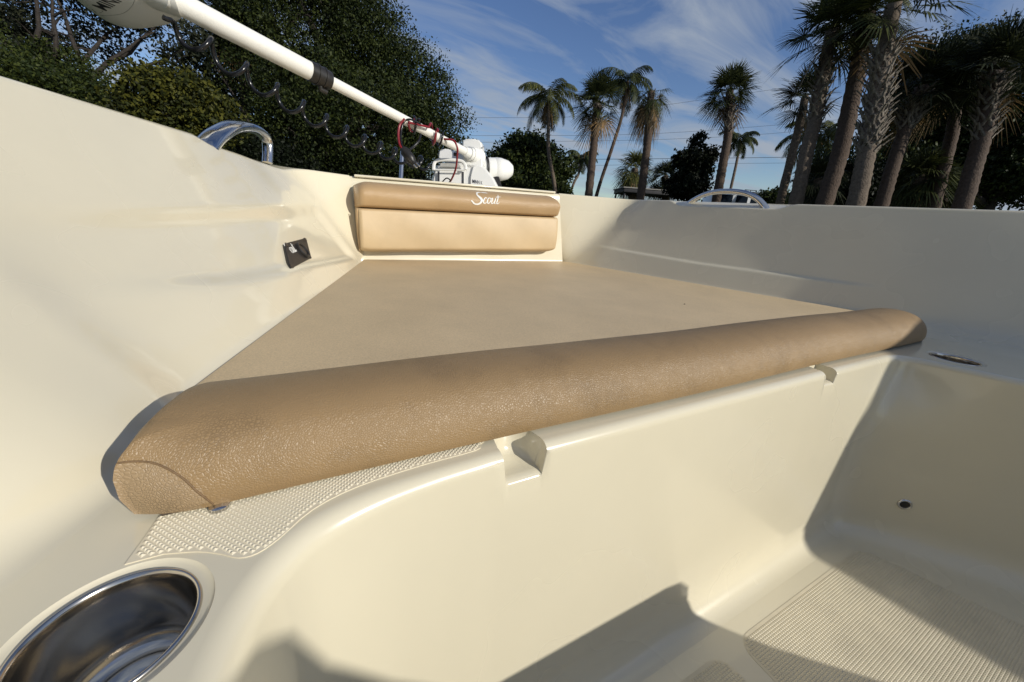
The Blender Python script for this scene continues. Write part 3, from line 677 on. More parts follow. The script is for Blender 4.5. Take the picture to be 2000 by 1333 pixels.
# ------------------------------------------------------------------ bolster cushion
bo = empty('bolster_cushion', (-0.08, 0.345, 0.0), 'long tan grained vinyl bolster across the aft edge of the casting deck', 'bolster')
XL, XR = -0.782, 0.72
nx, nc = 260, 56
prof = []
HB = 0.064
ctrl = [(0.284, 0.004), (0.2825, 0.012), (0.284, 0.024), (0.290, 0.038), (0.302, 0.051), (0.320, 0.060), (0.342, 0.064), (0.366, 0.063), (0.390, 0.057), (0.408, 0.047), (0.418, 0.033), (0.420, 0.020), (0.418, 0.011)]
pc_ = catmull([(0, y, z) for y, z in ctrl], 5)[:, 1:]
rows = []
for i in range(nx+1):
    t = i/nx; x = XL+(XR-XL)*t
    dl, drr = x-XL, XR-x
    sL = math.sqrt(max(0, 1-(1-min(1, dl/0.012))**2)); sR = math.sqrt(max(0, 1-(1-min(1, drr/0.11))**2))
    row = []
    for y, z in pc_:
        zz = 0.004+(z-0.004)*(0.88+0.12*sL)*(0.03+0.97*sR**0.9)
        yc = 0.352; yy = yc+(y-yc)*(0.93+0.07*sL)
        yy = (0.375+(yy-0.375)*(0.15+0.85*sR))
        wc = max(0.0, 1-dl/0.045)**2
        if y < 0.32: yy = yy*(1-wc)+wc*(0.2955+0.25*max(0, y-0.300))
        zz *= 1+0.008*math.sin(x*9)+0.004*math.sin(x*23+1)
        # left end is cut along the wall
        xx = x+(0.030*float(np.interp(y, [0.29, 0.35, 0.42], [0, 0.6, 1]))+0.006*max(0.0, 1-z/0.02))*(1-sstep(0, 0.30, dl))
        # the aft corner is tucked in a little
        row.append((xx, yy+0.0015*math.sin(x*9), zz))
    rows.append(row)
rows = np.array(rows); brow = rows
V, Fc = grid(rows); Fc = [f[::-1] for f in Fc]
# split off the end panel: faces near the port end and low on the aft side
seamz = lambda x: 0.003+0.043*math.sqrt(max(0.0, 1-((x-XL)/0.047)**2.3)) if x-XL < 0.047 else -1
A_, B_ = [], []
for f in Fc:
    c = V[list(f)].mean(0)
    if (c[2] < seamz(c[0]) and c[1] < 0.36) or c[0] < XL+0.0015: B_.append(f)
    else: A_.append(f)
k = len(V); Vc = list(map(tuple, V))+[tuple(rows[0].mean(0))]; B_ += [(j+1, j, k) for j in range(rows.shape[1]-1)]
Vc += [tuple(rows[-1].mean(0))]; A_ += [(nx*rows.shape[1]+j, nx*rows.shape[1]+j+1, k+1) for j in range(rows.shape[1]-1)]
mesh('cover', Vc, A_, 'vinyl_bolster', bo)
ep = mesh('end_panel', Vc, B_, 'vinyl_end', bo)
sp = []
for x in XL+0.0469*np.sin(np.linspace(0.05, math.pi/2, 26)):
    zt = seamz(x); i = int(np.clip(round((x-XL)/(XR-XL)*nx), 1, nx)); fr2 = rows[i, :31]
    sp.append(np.array([np.interp(zt, fr2[:, 2], fr2[:, 0])+(x-XL)-(i/nx)*(XR-XL), np.interp(zt, fr2[:, 2], fr2[:, 1]), zt]))
sp = np.array(sp)
tube('seam', sp+np.array([0.0, -0.0001, 0.0001]), 0.0007, 'seam', bo, 8)
mb = MB(); mb.add([(XL+0.02, 0.289, 0.0012), (XR-0.09, 0.289, 0.0012), (XR-0.06, 0.33, 0.0012), (XR-0.06, 0.405, 0.0012), (XL+0.05, 0.410, 0.0012), (XL+0.02, 0.289, 0.0095), (XR-0.09, 0.289, 0.0095), (XR-0.06, 0.33, 0.0095), (XR-0.06, 0.405, 0.0095), (XL+0.05, 0.410, 0.0095)], [(0, 1, 2, 3, 4)[::-1], (5, 6, 7, 8, 9), (0, 1, 6, 5), (1, 2, 7, 6), (2, 3, 8, 7), (3, 4, 9, 8), (4, 0, 5, 9)])
mb.obj('backing_board', 'under', bo, smooth=False)
lathe('snap', [(0.0065, 0.0), (0.0065, 0.0025), (0.0045, 0.0038), (0.0001, 0.0038)], (-0.728, 0.284, 0.0012), 'steel', bo, 24)
# ------------------------------------------------------------------ bow backrest
br = empty('backrest_cushion', (-0.06, 1.55, 0.04), 'tan padded backrest with white script wordmark mounted on the bow bulkhead', 'backrest')
BX0, BX1 = -0.497, 0.388
def tilt(x): return (x-BX0)/(BX1-BX0)*0.0195
def pad(name, z0, z1, bul, mat, parent, yb=1.588, yf=1.520, rb=0.02, rt=0.02, shrink=0.0, rs=0.022):
    nxx, nz = 90, 40; rows = []
    for i in range(nxx+1):
        t = i/nxx; x = BX0+shrink+(BX1-BX0-2*shrink)*t; ex_ = min(x-BX0-shrink, BX1-shrink-x)
        sx = math.sqrt(max(0, 1-(1-min(1, ex_/rs))**2)); row = []
        cz = 1-(1-min(1, ex_/0.05))**2
        for k in range(nz+1):
            s = k/nz; a = math.pi*s
            zz = z0+(z1-z0)*s
            e0, e1 = (zz-z0), (z1-zz)
            s0 = math.sqrt(max(0, 1-(1-min(1, e0/rb))**2)); s1 = math.sqrt(max(0, 1-(1-min(1, e1/rt))**2))
            th = (0.3+0.7*sx)*(0.22+0.78*s0)*(0.22+0.78*s1)
            y = yb-(yb-yf)*th-bul*math.sin(a)**0.8*(0.4+0.6*sx)
            z = zz+tilt(x)-((0.016+0.012*(i/nxx))*(1-cz) if (rt > 0.03 and s > 0.5) else 0)*((s-0.5)*2)+(0.010*(1-cz)*(1-2*s) if (rb > 0.012 and s < 0.5) else 0)
            row.append((x, y+0.0015*math.sin(x*23+zz*30), z))
        row = [(row[0][0], yb, row[0][2])]+row+[(row[-1][0], yb, row[-1][2])]
        rows.append(row)
    rows = np.array(rows)
    rows = np.concatenate([rows[:1]*np.array([1, 0, 1])+np.array([0, yb, 0]), rows, rows[-1:]*np.array([1, 0, 1])+np.array([0, yb, 0])])
    V, Fc = grid(rows); return mesh(name, V, [f[::-1] for f in Fc], mat, parent), rows
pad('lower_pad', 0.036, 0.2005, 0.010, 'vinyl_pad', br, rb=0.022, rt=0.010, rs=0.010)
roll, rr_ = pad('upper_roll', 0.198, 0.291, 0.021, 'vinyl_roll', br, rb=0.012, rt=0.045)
# side gusset seams
tube('piping', [(BX0+0.004, 1.536, 0.046), (BX0+0.0015, 1.530, 0.10), (BX0+0.0015, 1.529, 0.16), (BX0+0.003, 1.530, 0.196)], 0.0022, 'vinyl_roll', br, 8)
# wordmark laid on the roll
rp_ = rr_[1:-1]
def roll_y(x, z):
    i = int(np.clip(round((x-BX0)/(BX1-BX0)*90), 0, 90))
    rowz = rp_[i][1:-1]; return np.interp(z, rowz[:, 2], rowz[:, 1])
wm = script('wordmark', (0, 0, 0), (1, 0, 0), (0, 0, 1), (0, -1, 0), 0.050, 'white_thread', br, 0.0012, bold=1.25)
# drape its vertices over the roll surface
ox, oz = 0.0-0.045, 0.243
offb = origin(br)
for v in wm.data.vertices:
    x = v.co.x+offb[0]; z = v.co.z+offb[2]; d = v.co.y+offb[1]
    X = ox+x*0.98+z*0.12; Z = oz+z*0.98+tilt(ox+x)*1.0-0.010
    v.co.x = X-offb[0]; v.co.z = Z-offb[2]; v.co.y = roll_y(X, Z)+d-0.0006-offb[1]
# ------------------------------------------------------------------ trolling motor
P0 = at(905, 366, 1.78)
tm = empty('trolling_motor', (P0[0], P0[1], 0.335), 'white bow mounted trolling motor stowed with its long shaft over the port side', 'trolling motor')
lx = np.array([0.876, -0.482, 0.0]); ly = np.array([0.482, 0.876, 0.0]); lz = np.array([0, 0, 1.0]); AX = np.array([lx, ly, lz])
px = 1.78/FPX
def L3(u, v, dy=0.0): return P0+CR*((u-905)*px)-CU*((v-366)*px)*1.0+ly*dy
sA = at(928, 306, 1.80); sB = at(322, -8, 0.86)
sd = (sB-sA)/np.linalg.norm(sB-sA)
def sh(t): return sA+(sB-sA)*t
def sht(u):     # parameter at which the shaft is seen at column u
    ts = np.linspace(0, 1, 2001); Q = sA+(sB-sA)*ts[:, None]-CP; uu = 1000+FPX*(Q@CR)/(Q@CF); return ts[np.argmin(abs(uu-u))]
t1 = sht(628)
tube('shaft', [sh(0), sh(t1)], 0.0175, 'shaft_white', tm, 28)
tube('shaft_sleeve', [sh(t1-0.02), sh(1.0)], 0.0255, 'shaft_white', tm, 32)
ta, tb = sht(604), sht(643)
tube('depth_collar', [sh(ta+0.0), sh(ta-(ta-tb)*.3), sh(ta-(ta-tb)*.31), sh(ta-(ta-tb)*.36), sh(ta-(ta-tb)*.37), sh(ta-(ta-tb)*.63), sh(ta-(ta-tb)*.64), sh(ta-(ta-tb)*.69), sh(ta-(ta-tb)*.7), sh(tb)], [.0285, .0285, .031, .031, .0285, .0285, .031, .031, .0285, .027], 'black_plastic', tm, 28)
kc = sh((ta+tb)/2)-np.array([0.0, 0, 0.036]); tube('collar_knob', [kc+np.array([0, 0, .012]), kc, kc-sd*0.02], 0.008, 'black_plastic', tm, 12)
# head
hc = at(240, -64, 0.87)
hx = CR*0.985+CU*0.17; hx /= np.linalg.norm(hx); hy = CF; hz = np.cross(hx, hy); hz = CU*0.985-CR*0.17
V = []; nu, nv = 48, 28
for i in range(nv+1):
    ph = -math.pi/2+math.pi*i/nv
    for k in range(nu):
        a = 2*math.pi*k/nu; se = lambda w, e: math.copysign(abs(w)**e, w)
        V.append(hc+hx*0.120*se(math.cos(ph), .62)*se(math.cos(a), .7)+hy*0.085*se(math.cos(ph), .62)*se(math.sin(a), .7)+hz*0.102*se(math.sin(ph), .62))
Fc = [(i*nu+k, i*nu+(k+1) % nu, (i+1)*nu+(k+1) % nu, (i+1)*nu+k) for i in range(nv) for k in range(nu)]
head = mesh('head', V, Fc, 'white_plastic', tm)
def head_pt(x, z, lift=0.001):
    sp_ = min(1.0, abs(z)/0.102)**(1/0.62); cp_ = math.sqrt(max(0, 1-sp_*sp_)); q = (cp_**0.62)**(2/0.7)-(abs(x)/0.120)**(2/0.7); return hc+hx*x+hz*z-hy*(0.085*max(q, 0)**0.35+lift)
from mathutils.bvhtree import BVHTree
hoff = origin(head); hbv = BVHTree.FromPolygons([tuple(v.co) for v in head.data.vertices], [tuple(p.vertices) for p in head.data.polygons])
def on_head(u, v, lift=0.0008):
    d_ = CR*(u-1000)/FPX-CU*(v-666)/FPX+CF; d_ /= np.linalg.norm(d_)
    h_ = hbv.ray_cast(Vector(CP-hoff), Vector(d_))
    if h_[0] is None:
        h_ = hbv.find_nearest(Vector(CP+d_*0.80-hoff)); return np.array(h_[0])+hoff+np.array(h_[1])*lift
    return np.array(h_[0])+hoff-d_*lift
sc = [on_head(u, v, 0.0) for u, v in catmull([(196, 30, 0), (215, 30, 0), (240, 26, 0), (256, 14, 0), (264, -4, 0), (266, -30, 0), (255, -60, 0)], 6)[:, :2]]
tube('seam_line', sc, 0.0006, 'grey_line', head, 6)
tube('neck', [hc+hx*0.085+hz*0.02, at(312, -2, 0.86), sh(0.985)], [0.03, 0.033, 0.031], 'white_plastic', head, 28)
def text_mesh(name, txt, size, mat, parent, fn, ext=0.0004, sx=1.0):
    cu = bpy.data.curves.new(name, 'FONT'); cu.body = txt; cu.size = size; cu.extrude = 0; cu.offset = size*0.012; cu.space_character = 1.0; cu.resolution_u = 3
    to = bpy.data.objects.new(name, cu); COL.objects.link(to); dg = bpy.context.evaluated_depsgraph_get(); dg.update()
    me = bpy.data.meshes.new_from_object(to.evaluated_get(dg)); bpy.data.objects.remove(to)
    bm = bmesh.new(); bm.from_mesh(me); bmesh.ops.subdivide_edges(bm, edges=bm.edges, cuts=1); bm.to_mesh(me); bm.free()
    off = origin(parent)
    for v in me.vertices:
        p = fn(v.co.x*sx, v.co.y)-off; v.co = p
    me.materials.clear(); me.materials.append(M[mat]); o = bpy.data.objects.new(name, me); COL.objects.link(o); o.parent = parent; return o
khd = 0.87/FPX
def hp(x, y):
    u = 210+x*19-y*30; v = 20-x*11.5-y*12.5
    return on_head(u, v, 0.0008)
mbq = MB()
V = []
for (x, y) in [(0, 0), (.3, .0), (.34, .6), (.62, .2), (.75, .2), (1.02, .6), (1.06, 0), (1.36, 0), (1.25, 1), (.95, 1), (.68, .62), (.40, 1), (.10, 1)]: V.append(hp(-1.25+x*0.70, y*1.0+0.1))
mbq.add(V, [tuple(range(len(V)))]); mbq.obj('emblem', 'dark_print', head, smooth=False)
text_mesh('lettering', 'MINN KOTA', 1.35, 'dark_print', head, lambda x, y: hp(x-0.2, y), sx=0.62)
# mount
def block(name, pts, dy0, dy1, mat, bev=0.004, parent=tm):
    V = [L3(u, v, dy0) for u, v in pts]+[L3(u, v, dy1) for u, v in pts]; n = len(pts); b_ = MB()
    b_.add(V, [tuple(range(n)), tuple(range(2*n-1, n-1, -1))]+[(i, n+i, n+(i+1) % n, (i+1) % n) for i in range(n)])
    o = b_.obj(name, mat, parent, bev=0)
    bm = bmesh.new(); bm.from_mesh(o.data); bmesh.ops.recalc_face_normals(bm, faces=bm.faces); bmesh.ops.bevel(bm, geom=[e for e in bm.edges if e.calc_face_angle(0) > 0.25], offset=bev, segments=3, affect='EDGES', clamp_overlap=True); bm.to_mesh(o.data); bm.free()
    o.data.polygons.foreach_set('use_smooth', [True]*len(o.data.polygons)); o.data.set_sharp_from_angle(angle=rad(45)); return o
body = block('mount_body', [(843, 378), (844, 350), (849, 330), (856, 320), (905, 318), (932, 320), (948, 328), (962, 345), (976, 372), (978, 384)], 0.0, 0.15, 'white_plastic', 0.008)
block('side_panel', [(918, 384), (919, 345), (924, 325), (935, 322), (949, 331), (963, 349), (975, 374), (976, 384)], -0.012, 0.0, 'white_plastic', 0.004)
block('cable_cover', [(856, 368), (858, 330), (862, 324), (900, 326), (906, 332), (907, 370)], -0.010, 0.0, 'white_plastic', 0.004)
for u in (858, 905): block('groove', [(u-1.5, 366), (u-1.5, 336), (u+1.5, 336), (u+1.5, 366)], -0.014, -0.008, 'dark_print', 0.0005)
br_ = MB(); pts = [(850, 334), (851, 322), (856, 316), (870, 314), (895, 315), (906, 318), (911, 326), (911, 333)]
br_.tube(catmull([L3(u, v, -0.035) for u, v in pts], 4), 0.008, 8, flat=0.8)
br_.tube([L3(852, 333, -0.035), L3(910, 334, -0.035)], 0.004, 8)
br_.obj('latch_bracket', 'white_plastic', tm)
block('bracket_plate', [(862, 327), (863, 320), (898, 321), (902, 328)], -0.032, -0.028, 'grey_line', 0.0005)
block('motor_cradle', [(851, 306), (853, 290), (868, 286), (905, 300), (916, 318), (900, 321), (870, 315)], 0.05, 0.11, 'white_plastic', 0.006)
block('tilt_block', [(903, 328), (902, 277), (906, 271), (931, 271), (939, 275), (942, 281), (943, 326), (939, 334)], 0.0, 0.10, 'white_plastic', 0.008)
c0 = L3(930, 294, 0.02); 
tube('bow_housing', [sh(0.07), sh(0.045), sh(0.044), sh(0.03), sh(0.029), sh(0.0), sA-sd*0.03], [0.020, 0.024, 0.030, 0.030, 0.034, 0.040, 0.041], 'white_plastic', tm, 28)
tube('clamp_screw', [L3(940, 288, -0.0), L3(946, 287, 0.0)], 0.0025, 'steel', tm, 8)
tube('roller', [L3(888, 302, -0.02), L3(896, 304, -0.02)], 0.008, 'black_plastic', tm, 12)
# submerged motor pod lying behind the mount
ma, mbp = L3(932, 322, 0.14), L3(1001, 324, 0.20)
md = (mbp-ma)/np.linalg.norm(mbp-ma)
ml_ = np.linalg.norm(mbp-ma); fr_ = frame(md)
lathe('lower_unit', [(0.0001, 0.0), (0.045, 0.0), (0.052, 0.02), (0.055, ml_*0.40), (0.055, ml_*0.43), (0.057, ml_*0.44), (0.056, ml_*0.6), (0.046, ml_*0.82), (0.028, ml_*0.95), (0.0001, ml_)], ma, 'white_plastic', tm, 40, fr_)
lathe('seal_ring', [(0.0455, 0.022), (0.0595, 0.024), (0.0595, 0.034), (0.0545, 0.036)], ma, 'black_plastic', tm, 32, fr_)
block('skeg', [(958, 322), (966, 326), (975, 352), (980, 375), (969, 375), (960, 345)], 0.14, 0.150, 'black_plastic', 0.002)
pln = ly*-1
def txt_side(x, y): return L3(923, 357.5, -0.0135)+lx*x*1.0+CU*y*1.0-lz*0.0-lx*0.0+np.array([0, 0, -0.09*x])
text_mesh('lettering', 'MINN KOTA', 0.024, 'dark_print', tm, txt_side, sx=0.58)
# coiled cable
ca0, ca1 = at(318, 34, 0.84), at(838, 322, 1.72)
tt = np.linspace(0, 1, 1500); turns = 12
ctrline = ca0+(ca1-ca0)*tt[:, None]; ctrline[:, 2] -= 0.05*np.sin(math.pi*tt)
cd = (ca1-ca0)/np.linalg.norm(ca1-ca0); fx = np.cross(cd, (0, 0, 1)); fx /= np.linalg.norm(fx); fy = np.cross(fx, cd)
phs = 2*math.pi*turns*tt+0.6; rad_ = 0.019*sstep(0, 0.04, tt)
rad_ = 0.025*sstep(0, 0.05, tt)*sstep(1.0, 0.97, tt)+0.001
hel = ctrline+fx*(np.cos(phs)*rad_)[:, None]+fy*(np.sin(phs)*rad_)[:, None]
tube('coil_cord', hel, 0.0056, 'black_cable', tm, 10)
# red and black power cable wrapped round the shaft
pcb = empty('power_cable', sh(sht(840)), 'red and black power cable with plug looped round the white motor shaft', 'cable')
def loopc(u, r, tiltx, ph0=0, ang=2*math.pi, wob=0.0):
    c = sh(sht(u)); f2 = frame(sd); out = []
    for k in range(29):
        a = ph0+ang*k/28; out.append(c+f2[0]*math.cos(a)*r+f2[1]*math.sin(a)*r*1.0+sd*(tiltx*math.cos(a)+wob*k/28))
    return out
tube('red_wire', loopc(812, 0.026, 0.03, 0.3, 5.6, 0.03)+loopc(838, 0.036, 0.035, 0.2, 6.0, -0.04), 0.0042, 'red_cable', pcb, 10)
tube('red_wire', loopc(852, 0.029, 0.02, 0.4, 6.2, 0.01), 0.0042, 'red_cable', pcb, 10)
tube('black_wire', loopc(817, 0.028, 0.015, 0.9, 6.6, 0.03), 0.0045, 'black_cable', pcb, 10)
tube('black_wire', loopc(855, 0.030, 0.02, 0.8, 6.2, -0.02), 0.0045, 'black_cable', pcb, 10)
g_ = lambda pts: catmull([at(*p) for p in pts], 8)
tube('red_wire', g_([(845, 262, 1.60), (866, 271, 1.60), (885, 274, 1.60), (893, 288, 1.61), (893, 305, 1.63), (890, 330, 1.67), (882, 350, 1.71), (876, 358, 1.75)]), 0.0042, 'red_cable', pcb, 10)
tube('black_wire', g_([(864, 355, 1.73), (872, 348, 1.72), (879, 352, 1.71), (877, 360, 1.75)]), 0.003, 'black_cable', pcb, 8)
tube('red_wire', g_([(790, 232, 1.42), (781, 244, 1.42), (778, 262, 1.42), (780, 280, 1.42), (786, 292, 1.42)]), 0.0046, 'red_cable', pcb, 10)
tube('red_wire', g_([(822, 242, 1.45), (800, 233, 1.43), (788, 240, 1.43), (783, 262, 1.43), (784, 280, 1.42), (790, 293, 1.42)]), 0.0035, 'black_cable', pcb, 8)
tube('black_wire', g_([(822, 262, 1.46), (818, 275, 1.45), (808, 286, 1.44), (800, 292, 1.43)]), 0.0045, 'black_cable', pcb, 8)
pg = tube('plug', [at(788, 290, 1.42), at(791, 296, 1.42), at(800, 308, 1.42), at(805, 314, 1.42), at(806, 316, 1.42), at(812, 322, 1.42)], [0.011, 0.018, 0.019, 0.016, 0.012, 0.012], 'black_plastic', pcb, 16)
for k in (-1, 1): tube('plug_pin', [at(811+k*2.5, 320-k*1.5, 1.41), at(817+k*2.5, 326-k*1.5, 1.41)], 0.003, 'steel', pg, 8)
tube('light_post', [at(786, 296, 1.95), at(783, 352, 1.95), at(783, 362, 1.95)], [0.011, 0.011, 0.013], 'steel', boat, 16)
# ------------------------------------------------------------------ vegetation
def unit(n): v = rng.normal(size=(n, 3)); return v/np.linalg.norm(v, axis=1)[:, None]
def leaf_quads(C, size, up=0.3, aspect=0.55):
    n = len(C); a = unit(n); a[:, 2] -= 0.25; a /= np.linalg.norm(a, axis=1)[:, None]
    b = unit(n); b[:, 2] += up; b = b-a*(a*b).sum(1)[:, None]; b /= np.linalg.norm(b, axis=1)[:, None]+1e-9
    s = (size*(0.6+0.8*rng.random(n)))[:, None]; w = np.cross(a, b)*s*aspect*0.5; l = a*s
    return np.stack([C, C+l*0.5+w, C+l, C+l*0.5-w], 1)
def clumps(blobs, ncl, per, csize, lsize):   # blobs: list of (centre, radii); clumps near the surface, leaves within each
    out = []; w = np.array([r[0]*r[1]+r[1]*r[2]+r[0]*r[2] for c, r in blobs]); w = w/w.sum()
    for (c, r), f in zip(blobs, w):
        k = max(3, int(ncl*f)); d = unit(k); rr = 0.62+0.42*rng.random(k)**0.7
        cc = np.array(c)+d*np.array(r)*rr[:, None]
        m_ = per; cs = csize*(0.55+0.9*rng.random(k))
        p = np.repeat(cc, m_, 0)+unit(k*m_)*np.array([1, 1, 0.7])*(rng.random(k*m_)**0.5)[:, None]*np.repeat(cs, m_)[:, None]
        out.append(p)
    return leaf_quads(np.concatenate(out), lsize)
def limb(mbb, a, b, r0, r1, wob=0.15, n=7, seg=7):
    a, b = np.array(a, float), np.array(b, float); t = np.linspace(0, 1, n)[:, None]; L = np.linalg.norm(b-a)
    P = a+(b-a)*t; o1 = unit(1)[0]*wob*L; P = P+np.sin(t*math.pi)*o1+rng.normal(size=(n, 3))*0.02*L*np.sin(t*math.pi)
    mbb.tube(P, np.linspace(r0, r1, n), seg, cap=False); return P
def tree(name, blobs, base, label, cat, leaf, ncl, per, csize, lsize, tr=0.25, bark='bark_grey', group=None, nl=10, core=1.0):
    base = np.array([base[0], base[1], GZ]); root = empty(name, base, label, cat, group)
    mc = np.mean([b[0] for b in blobs], 0); fork = base*0.45+mc*0.55; fork[:2] = base[:2]*0.7+mc[:2]*0.3
    mb_ = MB(); limb(mb_, base-np.array([0, 0, .1]), fork, tr, tr*0.7, 0.04, 9, 10)
    for k in range(nl):
        c, r = blobs[k % len(blobs)]; tgt = np.array(c)+unit(1)[0]*np.array(r)*0.75
        P = limb(mb_, fork, tgt, tr*0.5, tr*0.08, 0.12, 8)
        for q in range(3): limb(mb_, P[3+q], P[3+q]+unit(1)[0]*np.array(r)*0.5, tr*0.18, tr*0.03, 0.15, 5, 5)
    mb_.obj('trunk', bark, root)
    cq = clumps(blobs, ncl, per, csize, lsize)
    if core:
        inn = [(c, tuple(np.array(r)*0.72)) for c, r in blobs]; cq = np.concatenate([cq, clumps(inn, int(ncl*0.5*core), int(per*0.7), csize*1.3, lsize*1.4)])
    quads('crown', cq, leaf, root)
    return root
def blob(u, v, d, ru, rv=None, rd=None):
    rv = rv or ru; k = d/FPX; return (at(u, v, d), (ru*k, (rd or ru)*k, rv*k))
def base_of(u, v, d): p = at(u, v, d); return (p[0], p[1])

def fan_leaf(o, d, side, up, pet, R, seg=30, droop=0.35, wid=0.05, spread=2.35):
    """palmate leaf: petiole from o along d, blades radiating from its end."""
    Q = []
    e = o+d*pet; e = e-np.array([0, 0, 1])*0.06*pet
    w = side*0.018
    Q.append([o-w, o+w, e+w*0.6, e-w*0.6])
    for k in range(seg):
        a = -spread+2*spread*k/(seg-1); a += rng.normal()*0.03
        dr_ = d*math.cos(a)+side*math.sin(a); dr_ = dr_-up*0.10*math.cos(a)+up*0.22*abs(math.sin(a))
        dr_ /= np.linalg.norm(dr_); L = R*(0.72+0.28*math.cos(a*0.6))*(0.9+0.2*rng.random())
        tn_ = np.cross(dr_, up); tn_ /= np.linalg.norm(tn_)+1e-9
        m1 = e+dr_*L*0.55-np.array([0, 0, 1])*droop*L*0.10; w1 = tn_*wid*L*0.62
        tip = e+dr_*L-np.array([0, 0, 1])*droop*L*(0.35+0.35*rng.random()); m2 = (m1+tip)/2+np.array([0, 0, 1])*0.02*L; 
        b0 = tn_*wid*L*0.25
        Q.append([e-b0, e+b0, m1+w1, m1-w1]); Q.append([m1-w1, m1+w1, tip+tn_*0.004, tip-tn_*0.004])
    return Q
def frames_for(az, el):
    d = np.array([math.cos(az)*math.cos(el), math.sin(az)*math.cos(el), math.sin(el)]); s = np.array([-math.sin(az), math.cos(az), 0]); return d, s, np.cross(d, s)
def trunk_obj(root, P, r, mat, rings=True):
    n = 60; Q = catmull(P, max(4, n//(len(P)-1))); t = np.linspace(0, 1, len(Q)); rr = np.interp(t, [0, .08, .5, 1], [r*1.35, r*1.05, r, r*0.88])
    rr = rr*(1+0.05*np.sin(np.arange(len(Q))*2.2)+rng.normal(size=len(Q))*0.015)
    tube('trunk', Q, rr, mat, root, 14); return Q
def boots_obj(root, Q, t0, t1, r, n=70, mat='boot', size=1.0):
    mb_ = MB(); T = Q[-1]-Q[0]; T /= np.linalg.norm(T)
    for k in range(n):
        t = t0+(t1-t0)*k/n; i = t*(len(Q)-1); p = Q[int(i)]+(Q[min(int(i)+1, len(Q)-1)]-Q[int(i)])*(i-int(i))
        az = k*2.399+rng.normal()*0.15; rad_o = np.array([math.cos(az), math.sin(az), 0]); sd_ = np.array([-math.sin(az), math.cos(az), 0])
        h = (0.24+0.10*rng.random())*size; lean = (0.75+0.4*rng.random())*(0.6+0.6*t)
        a = p+rad_o*r*0.85; b_ = a+T*h*0.55+rad_o*h*lean*0.35; c = a+T*h+rad_o*h*lean*(0.6+0.4*rng.random())
        for sgn in (-1, 1):    # split (V-shaped) base of each boot
            mb_.tube([a+sd_*sgn*0.075*size, (a+b_)/2+sd_*sgn*0.05*size, b_+sd_*sgn*0.012*size], [0.034*size, 0.030*size, 0.020*size], 4, True, flat=0.45, up=rad_o)
        mb_.tube([b_-T*0.03, (b_+c)/2, c], [0.036*size, 0.026*size, 0.018*size], 4, True, flat=0.5, up=rad_o)
    mb_.obj('leaf_bases', mat, root, smooth=False)
def sabal(path, r, label, nl=34, R=1.0, pet=0.9, sc=0.66, boots=None, leaf='leaf_sabal', bark='bark_palm', group='palms behind the boat', dead=4, elmin=-28, elmax=88, seg=30, name='cabbage_palm', droop=0.4, nb=70, side=None):
    P = np.array([at(*p) for p in path]); d = (P[0]-P[1])*0; low = P[0].copy()
    dirn = P[0]-P[1]; k = (low[2]-GZ)/max(1e-3, -dirn[2]); base = low+dirn*k*0.75; base[2] = GZ
    root = empty(name, base, label, 'palm tree', group)
    Q = trunk_obj(root, np.vstack([base, P]), r, bark)
    if boots: boots_obj(root, Q, boots[0], boots[1], r, nb)
    top = Q[-1]; L = []; D = []
    for i in range(nl+dead):
        az = i*2.399+rng.normal()*0.2; f = (i+0.5)/nl
        isd = i >= nl
        el = rad(elmin+(elmax-elmin)*(1-f) if not isd else -70+20*rng.random())
        if side is not None and not isd: az = side+(az % (2*math.pi)-math.pi)*0.75
        d, s, u = frames_for(az, el)
        roll = rng.normal()*0.35; s2 = s*math.cos(roll)+u*math.sin(roll); u2 = np.cross(d, s2)
        if u2[2] < 0: u2 = -u2
        q = fan_leaf(top+np.array([0, 0, -0.15*f]), d, s2, u2, sc*pet*(0.75+0.4*rng.random()), sc*1.1*R*(0.85+0.3*rng.random()), seg, droop*(0.7+0.9*f), 0.038, 1.95)
        (D if isd else L).extend(q)
    quads('crown', L, leaf, root)
    if D: quads('dead_fronds', D, 'leaf_dry', root)
    return root
